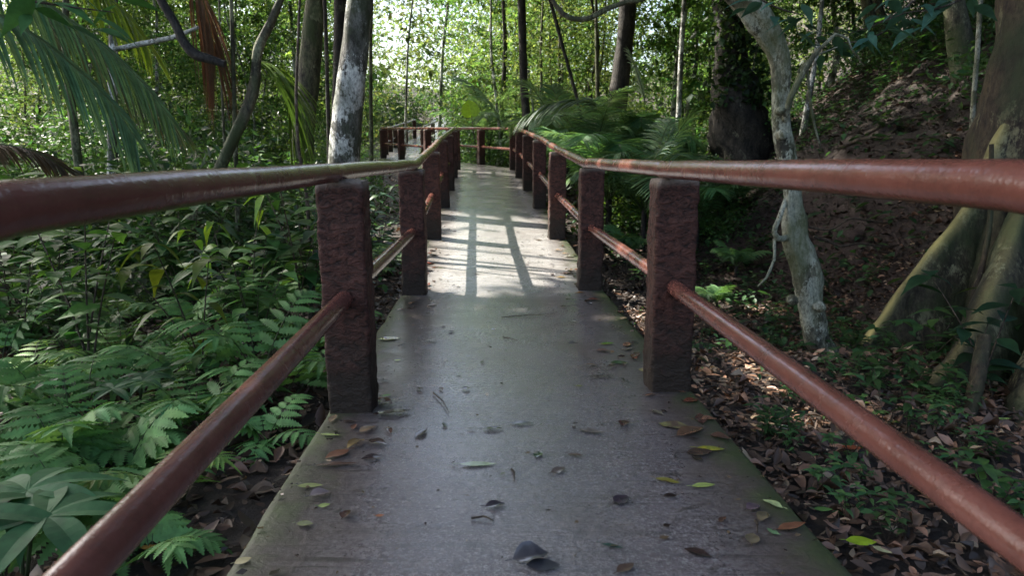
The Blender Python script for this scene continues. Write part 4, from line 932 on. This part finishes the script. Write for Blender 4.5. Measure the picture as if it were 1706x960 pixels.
# ------------------------------------------------------------------ fallen leaves on the deck
def deck_leaf(px, py, L, wr, az, col, label, curl=.6, lift=.0, col2=None, name='fallen_leaf', tilt=0., group='fallen leaves on the walkway', x=None, y=None, teeth=0.):
    if x is None:
        q = PZ(px, py, 0.)
        for _ in range(6): q = PZ(px, py, float(dz(q[1])))
        x, y = q[0], q[1]
    root_z = float(dz(y))+.0045
    a_ = R(az); D = np.array([[math.cos(a_), math.sin(a_), tilt]]); S = np.array([[-math.sin(a_), math.cos(a_), rs.normal(0, .12)]])
    mb = MB(); c0 = -D[0]*L/2; c0[2] = lift
    blades(mb, [c0], D, S, L, L*wr, np.array(col), nseg=12, droop=rs.uniform(-.08, .1), fold=rs.uniform(-.1, .25), curl=curl*rs.uniform(.15, .6), prof=[.06, .5, .8, .97, 1, .95, .82, .6, .35, .03], teeth=teeth)
    V = mb.v[0]; V[:, 2] += (fbm(V[:, 0]*38+px*.1, V[:, 1]*38+py*.1, 3)-.5)*L*.16*abs(curl); V[:, 2] -= V[:, 2].min(); V[:, 2] = V[:, 2]*(.28 if curl < .75 else .55)+.0005
    if col2 is not None:
        k_ = (fbm(V[:, 0]*26+px, V[:, 1]*26, 4) > .5)[:, None]; mb.c[0] = np.where(k_, np.array(col2), mb.c[0])
    tube(mb, np.array([c0-D[0]*L*.22, c0-D[0]*L*.1, c0])+np.array([0, 0, .004-c0[2]]), [.0012, .0012, .001], 4, np.array(col)*.7, cap=False)
    return tag(mb.build(name, M_wet, None, (x, y, root_z)), label, 'leaf', group)
br = (.09, .05, .035); dk = (.022, .016, .014); ol = (.17, .17, .06); yg = (.3, .33, .06); pg = (.3, .36, .13); gy = (.13, .115, .12)
for a_ in [
 (648, 566, .11, .62, 10, (.28, .3, .04), 'broad fallen leaf half yellow green half red brown by the left slab edge', .5, 0, (.12, .05, .03)),
 (550, 727, .075, .3, -10, pg, 'narrow pale green leaf on the left slab edge just before the first post', .2),
 (593, 742, .085, .45, 60, (.34, .24, .1), 'tan curled leaf with a dark hole near the first left post', 1.6, 0, (.2, .12, .05)),
 (517, 812, .075, .35, 5, (.3, .33, .13), 'long pale yellow green leaf above the grey purple one', .3),
 (533, 826, .06, .75, 30, (.17, .14, .14), 'grey purple broad dry leaf on the left of the slab', .9),
 (540, 845, .035, .6, 20, pg, 'small pale green leaf scrap below the grey purple leaf', .3),
 (508, 876, .045, .7, 0, (.22, .23, .1), 'round pale olive leaf on the mossy left edge', .2),
 (577, 860, .045, .7, 80, (.08, .045, .035), 'small dark brown curled leaf on the lower left', 1.6),
 (633, 862, .025, .55, 10, (.36, .14, .06), 'tiny orange brown leaf on the lower left of the slab', .3),
 (405, 938, .04, .75, 40, (.45, .38, .2), 'pale cream oval leaf at the very lower left slab edge', .2),
 (655, 690, .15, .38, 12, (.05, .03, .026), 'large dark brown leaf beside the foot of the first left post', 1.),
 (640, 672, .1, .5, -40, (.1, .05, .035), 'brown leaf leaning against the first left post', 1.3),
 (644, 661, .04, .6, 30, (.1, .22, .05), 'small green leaf scrap on the brown leaves by the first left post', .3),
 (620, 765, .07, .45, 15, (.04, .03, .028), 'dark leaf with raised rim below the first left post', 1.2),
 (560, 776, .13, .22, 8, (.11, .07, .05), 'long flat brown leaf across the left mossy strip', .4),
 (797, 776, .115, .28, 3, (.3, .36, .2), 'striped pale green feathery leaf in the middle of the slab', .4, 0, (.14, .17, .06)),
 (897, 760, .05, .6, 70, (.03, .06, .025), 'dark green and white curled leaf right of the striped leaf', 1.5, 0, (.4, .38, .3)),
 (930, 787, .06, .5, 40, (.14, .11, .09), 'grey brown curled leaf with a stalk right of the middle', 1.5),
 (1040, 708, .06, .7, 70, (.075, .035, .03), 'dark red brown upright oval leaf near the right post foot', .8),
 (985, 722, .1, .35, -20, (.12, .1, .085), 'grey skeleton leaf with a long stalk right of the middle', 1.),
 (822, 717, .08, .35, 5, (.03, .027, .027), 'long dark wet leaf curled in the middle of the slab', 1.3),
 (870, 708, .085, .35, 0, (.16, .16, .165), 'shiny silvery wet leaf near the middle of the slab', 1.),
 (1184, 750, .095, .42, -5, (.32, .3, .04), 'yellow green oval leaf below the near right post', .3, 0, (.22, .24, .05)),
 (1172, 812, .075, .38, 10, (.34, .42, .12), 'pale green pointed leaf on the right half of the slab', .7),
 (1112, 804, .075, .32, -25, (.14, .09, .035), 'brown yellow narrow leaf left of the pale pointed one', .8, 0, (.2, .18, .04)),
 (1116, 829, .04, .5, 0, dk, 'small dark leaf scrap under the brown yellow narrow leaf', 1.),
 (1035, 836, .06, .75, 50, (.05, .04, .05), 'dark purple two lobed leaf right of the middle', 1.2),
 (1287, 843, .06, .5, 130, (.38, .45, .2), 'pale green leaf standing on edge near the right slab edge', 1.),
 (1255, 849, .05, .7, 30, (.13, .09, .1), 'purple grey leaf beside the pale green one at right', .9),
 (1271, 864, .055, .6, 50, (.15, .12, .07), 'crumpled olive brown leaf under the purple grey one', 1.6),
 (1319, 881, .09, .35, 20, (.2, .09, .05), 'reddish brown curled leaf on the right slab edge', 1.2),
 (1287, 889, .035, .6, 120, (.16, .27, .13), 'small green leaf touching the reddish brown curled one', .5),
 (1253, 901, .055, .65, 70, (.16, .13, .08), 'olive brown shrivelled leaf at lower right', 1.4),
 (1163, 925, .07, .45, -30, (.05, .032, .028), 'dark brown leaf with a pale tip at the bottom right', .8),
 (1020, 913, .055, .3, -20, (.03, .07, .055), 'dark teal ribbed leaf near the bottom middle', .6),
 (885, 931, .095, .7, 20, (.09, .085, .09), 'big grey crumpled wet leaf at the bottom middle', 1.8),
 (905, 945, .08, .6, 0, (.05, .05, .055), 'flat dark leaf under the big grey crumpled one', .5),
 (1042, 950, .06, .5, 40, (.09, .06, .045), 'brown curled leaf cut by the bottom border', 1.3),
 (825, 845, .06, .55, 15, (.05, .042, .05), 'dark purple wet leaf below the striped leaf', 1.),
 (1032, 606, .09, .45, 0, (.025, .07, .015), 'glossy dark green oval leaf near the right slab edge', .5),
 (1012, 574, .075, .5, 15, (.1, .22, .025), 'bright green and yellow leaf beyond the dark green oval one', .7, 0, (.3, .28, .05)),
 (1006, 586, .08, .4, -10, (.2, .12, .09), 'pinkish brown curled leaf beside the bright green one', 1.),
 (1070, 618, .05, .7, 80, (.48, .42, .2), 'cream yellow upright leaf at the foot of the near right post', .5),
 (1045, 583, .06, .6, 30, (.14, .11, .08), 'grey brown leaf on the right mossy strip', .7),
 (1020, 612, .05, .6, 30, br, 'small brown leaf beside the dark green oval leaf', .8),
 (968, 489, .07, .6, 20, (.5, .22, .02), 'orange yellow leaf at the foot of the second right post', .6),
 (978, 502, .06, .6, 60, (.14, .16, .04), 'olive leaf just below the orange one at the second right post', .6),
 (1150, 722, .14, .4, 35, (.13, .075, .045), 'large ribbed brown leaf in front of the near right post', .9),
 (1125, 712, .12, .5, -20, (.1, .07, .05), 'big dull brown leaf in the pile before the near right post', .8, 0, (.18, .17, .07)),
 (1168, 700, .09, .5, 80, (.09, .045, .035), 'dark brown leaf at the back of the pile by the near right post', 1.),
 (1094, 689, .06, .55, 120, (.2, .18, .12), 'pale grey leaf scrap touching the near right post', 1.),
 (885, 345, .1, .6, 0, (.6, .42, .02), 'bright yellow leaf at the foot of the fourth right post', .3),
 (945, 456, .1, .55, 30, (.2, .07, .04), 'red brown leaf in the drift by the second right post', .8),
 (935, 463, .08, .5, -20, (.45, .28, .06), 'orange tan leaf in the drift by the second right post', .8),
 (948, 428, .1, .6, 10, (.5, .48, .42), 'whitish dry leaf beyond the second right post', .8),
 (712, 441, .12, .5, 0, (.3, .08, .05), 'rusty red leaf at the foot of the second left post', .9),
 (722, 427, .11, .4, 20, (.05, .035, .03), 'dark curled leaf beyond the rusty red one on the left', 1.2),
 (735, 447, .07, .45, 0, (.2, .24, .1), 'small green leaf right of the rusty red one', .6),
 (720, 570, .075, .25, 20, (.33, .32, .26), 'thin pale curled leaf on the left near the second post', 1.),
 (663, 602, .035, .6, 30, (.3, .36, .08), 'tiny yellow green scrap on the left of the slab', .3),
 (640, 636, .05, .5, 0, (.15, .15, .13), 'small grey curled leaf right of the first left post', 1.),
 (1000, 629, .13, .22, 12, (.13, .12, .1), 'grey feathery ribbed leaf left of the near right post', .6, 0, (.04, .035, .03)),
 (965, 645, .035, .5, 5, (.22, .25, .06), 'tiny olive leaf left of the grey feathery one', .3),
 (955, 574, .07, .4, 0, (.08, .075, .08), 'dark shiny leaf right of the middle near the far reflections', 1.3)]:
    deck_leaf(*a_)
for q_ in range(75):
    y = random.uniform(1.6, 13.5); xx = cx(y)+random.choice([random.uniform(-.6, .6), random.uniform(.35, .62), -random.uniform(.3, .6)]); 
    deck_leaf(q_*13, q_*7, random.uniform(.025, .06), random.uniform(.3, .7), random.uniform(0, 360), random.choice([dk, br, (.05, .045, .045), (.12, .07, .05), (.035, .03, .03)]), 'small dark wet leaf scrap stuck to the walkway', 1., group='dark leaf scraps on the walkway', x=xx, y=y)
# drifts of leaves against the posts
for (x0, y0, n_) in ((.5, 5.3, 12), (.45, 6.6, 10), (-.68, 5.4, 12), (-.7, 6.4, 8), (.47, 8.6, 6), (.62, 2.45, 7), (-.52, 2.4, 8), (-.75, 8.7, 5), (.35, 10.8, 4), (-.6, 4.5, 8), (.55, 4.4, 6), (.6, 3.5, 7)):
    for q_ in range(n_):
        deck_leaf(int(x0*100+q_*9), q_*17, random.uniform(.04, .09), random.uniform(.35, .65), random.uniform(0, 360), random.choice([br, (.2, .1, .06), (.28, .2, .12), dk, (.15, .05, .03), (.06, .04, .03)]), 'brown fallen leaf in the drifts along the walkway edge', 1.1, group='leaf drifts at the post feet', x=x0+random.gauss(0, .07), y=y0+random.gauss(0, .28))
for (p0, p1, lb) in (((835, 529), (925, 524), 'long straight thin twig across the middle of the slab'), ((838, 562), (868, 572), 'short thin twig below the long straight one'), ((785, 864), (822, 868), 'short dark stick near the bottom middle'), ((852, 782), (856, 802), 'tiny curved twig beside the striped leaf'), ((1258, 868), (1262, 888), 'tiny dark twig at the lower right of the slab'), ((722, 655), (748, 688), 'thin pale twig left of the middle')):
    a_ = PZ(*p0, .006); b_ = PZ(*p1, .006); strand('twig', lb, 'twig', [a_, (a_+b_)/2+np.array([.006, .01, .004]), b_], [.0035, .003, .0015], M_twig, step=.01, sides=6)
# a few large leaves and stones on the litter
for (px, py, z, L, wr, az, col, lb) in ((1435, 903, -.12, .085, .55, -5, (.3, .42, .03), 'lime green fresh leaf on the right leaf litter'), (1372, 849, -.12, .06, .45, 0, (.08, .16, .05), 'dull green leaf on the right litter beside the slab'), (1470, 917, -.12, .05, .5, -40, (.4, .38, .2), 'pale yellow leaf below the lime green one'),
    (1668, 715, -.2, .08, .3, 5, (.2, .28, .08), 'narrow yellow green leaf at the far right on the litter'), (1308, 712, -.13, .055, .8, 20, (.6, .55, .45), 'cream white leaf on the sunlit right litter'), (1420, 748, -.15, .08, .5, -10, (.3, .08, .04), 'rust red leaf on the litter right of the slab'),
    (258, 925, -.15, .09, .3, -5, (.33, .17, .04), 'orange and green leaf on the dark litter below the left rail'), (308, 921, -.15, .055, .45, 100, (.25, .32, .15), 'pale green leaf standing in the left litter')):
    q = PZ(px, py, z); o_ = deck_leaf(px, py, L, wr, az, col, lb, .4, x=q[0], y=q[1], group='fresh leaves on the litter'); o_.location[2] = max(float(terr(q[0], q[1]))+.05, q[2])
for i_, (px, py, s) in enumerate(((1435, 440, .09), (1430, 395, .13), (1240, 720, .03))):
    best = None
    for Yq in np.linspace(1, 20, 500):
        q = P(px, py, Yq)
        if q[2] < terr(q[0], q[1]): break
    th = np.linspace(0, 2*np.pi, 16, endpoint=False); mb = MB(); zz = np.linspace(-1, 1, 9); pts = np.stack([0*zz, 0*zz, zz*s*.6], 1); tube(mb, pts, s*np.sqrt(np.maximum(1-zz**2, .02)), 14, lump=.35, seed=i_+3, lfreq=9)
    tag(mb.build('stone', M_ground, None, q), ['brown stone half sunk in the red bank', 'larger brown rock on the bank between crooked tree and buttress', 'small stone in the litter by the right slab edge'][i_], 'stone')


# crumbs of rotted leaf and soil on the slab
n_ = 2600; y_ = rs.uniform(.9, 16, n_)**1.0; e_ = rs.rand(n_); x_ = cx(y_)+np.where(e_ < .5, rs.uniform(-.7, .7, n_), np.sign(rs.rand(n_)-.5)*(.73-np.abs(rs.normal(0, .1, n_))))
a_ = rs.rand(n_)*6.28; D = np.stack([np.cos(a_), np.sin(a_), 0*a_], 1); S = np.stack([-np.sin(a_), np.cos(a_), rs.normal(0, .3, n_)], 1); L = .012*np.exp(rs.normal(0, .55, n_))
cc = np.where(rs.rand(n_, 1) < .7, np.array([[.03, .022, .018]]), np.array([[.12, .085, .05]]))
mb = MB(); kites(mb, np.stack([x_, y_, dz(y_)+.008], 1), D, S, L, L*rs.uniform(.25, .8, n_), cc, bend=.05); tag(mb.build('debris', M_wet), 'crumbs of rotted leaf and soil scattered on the walkway', 'debris', None, 'stuff')
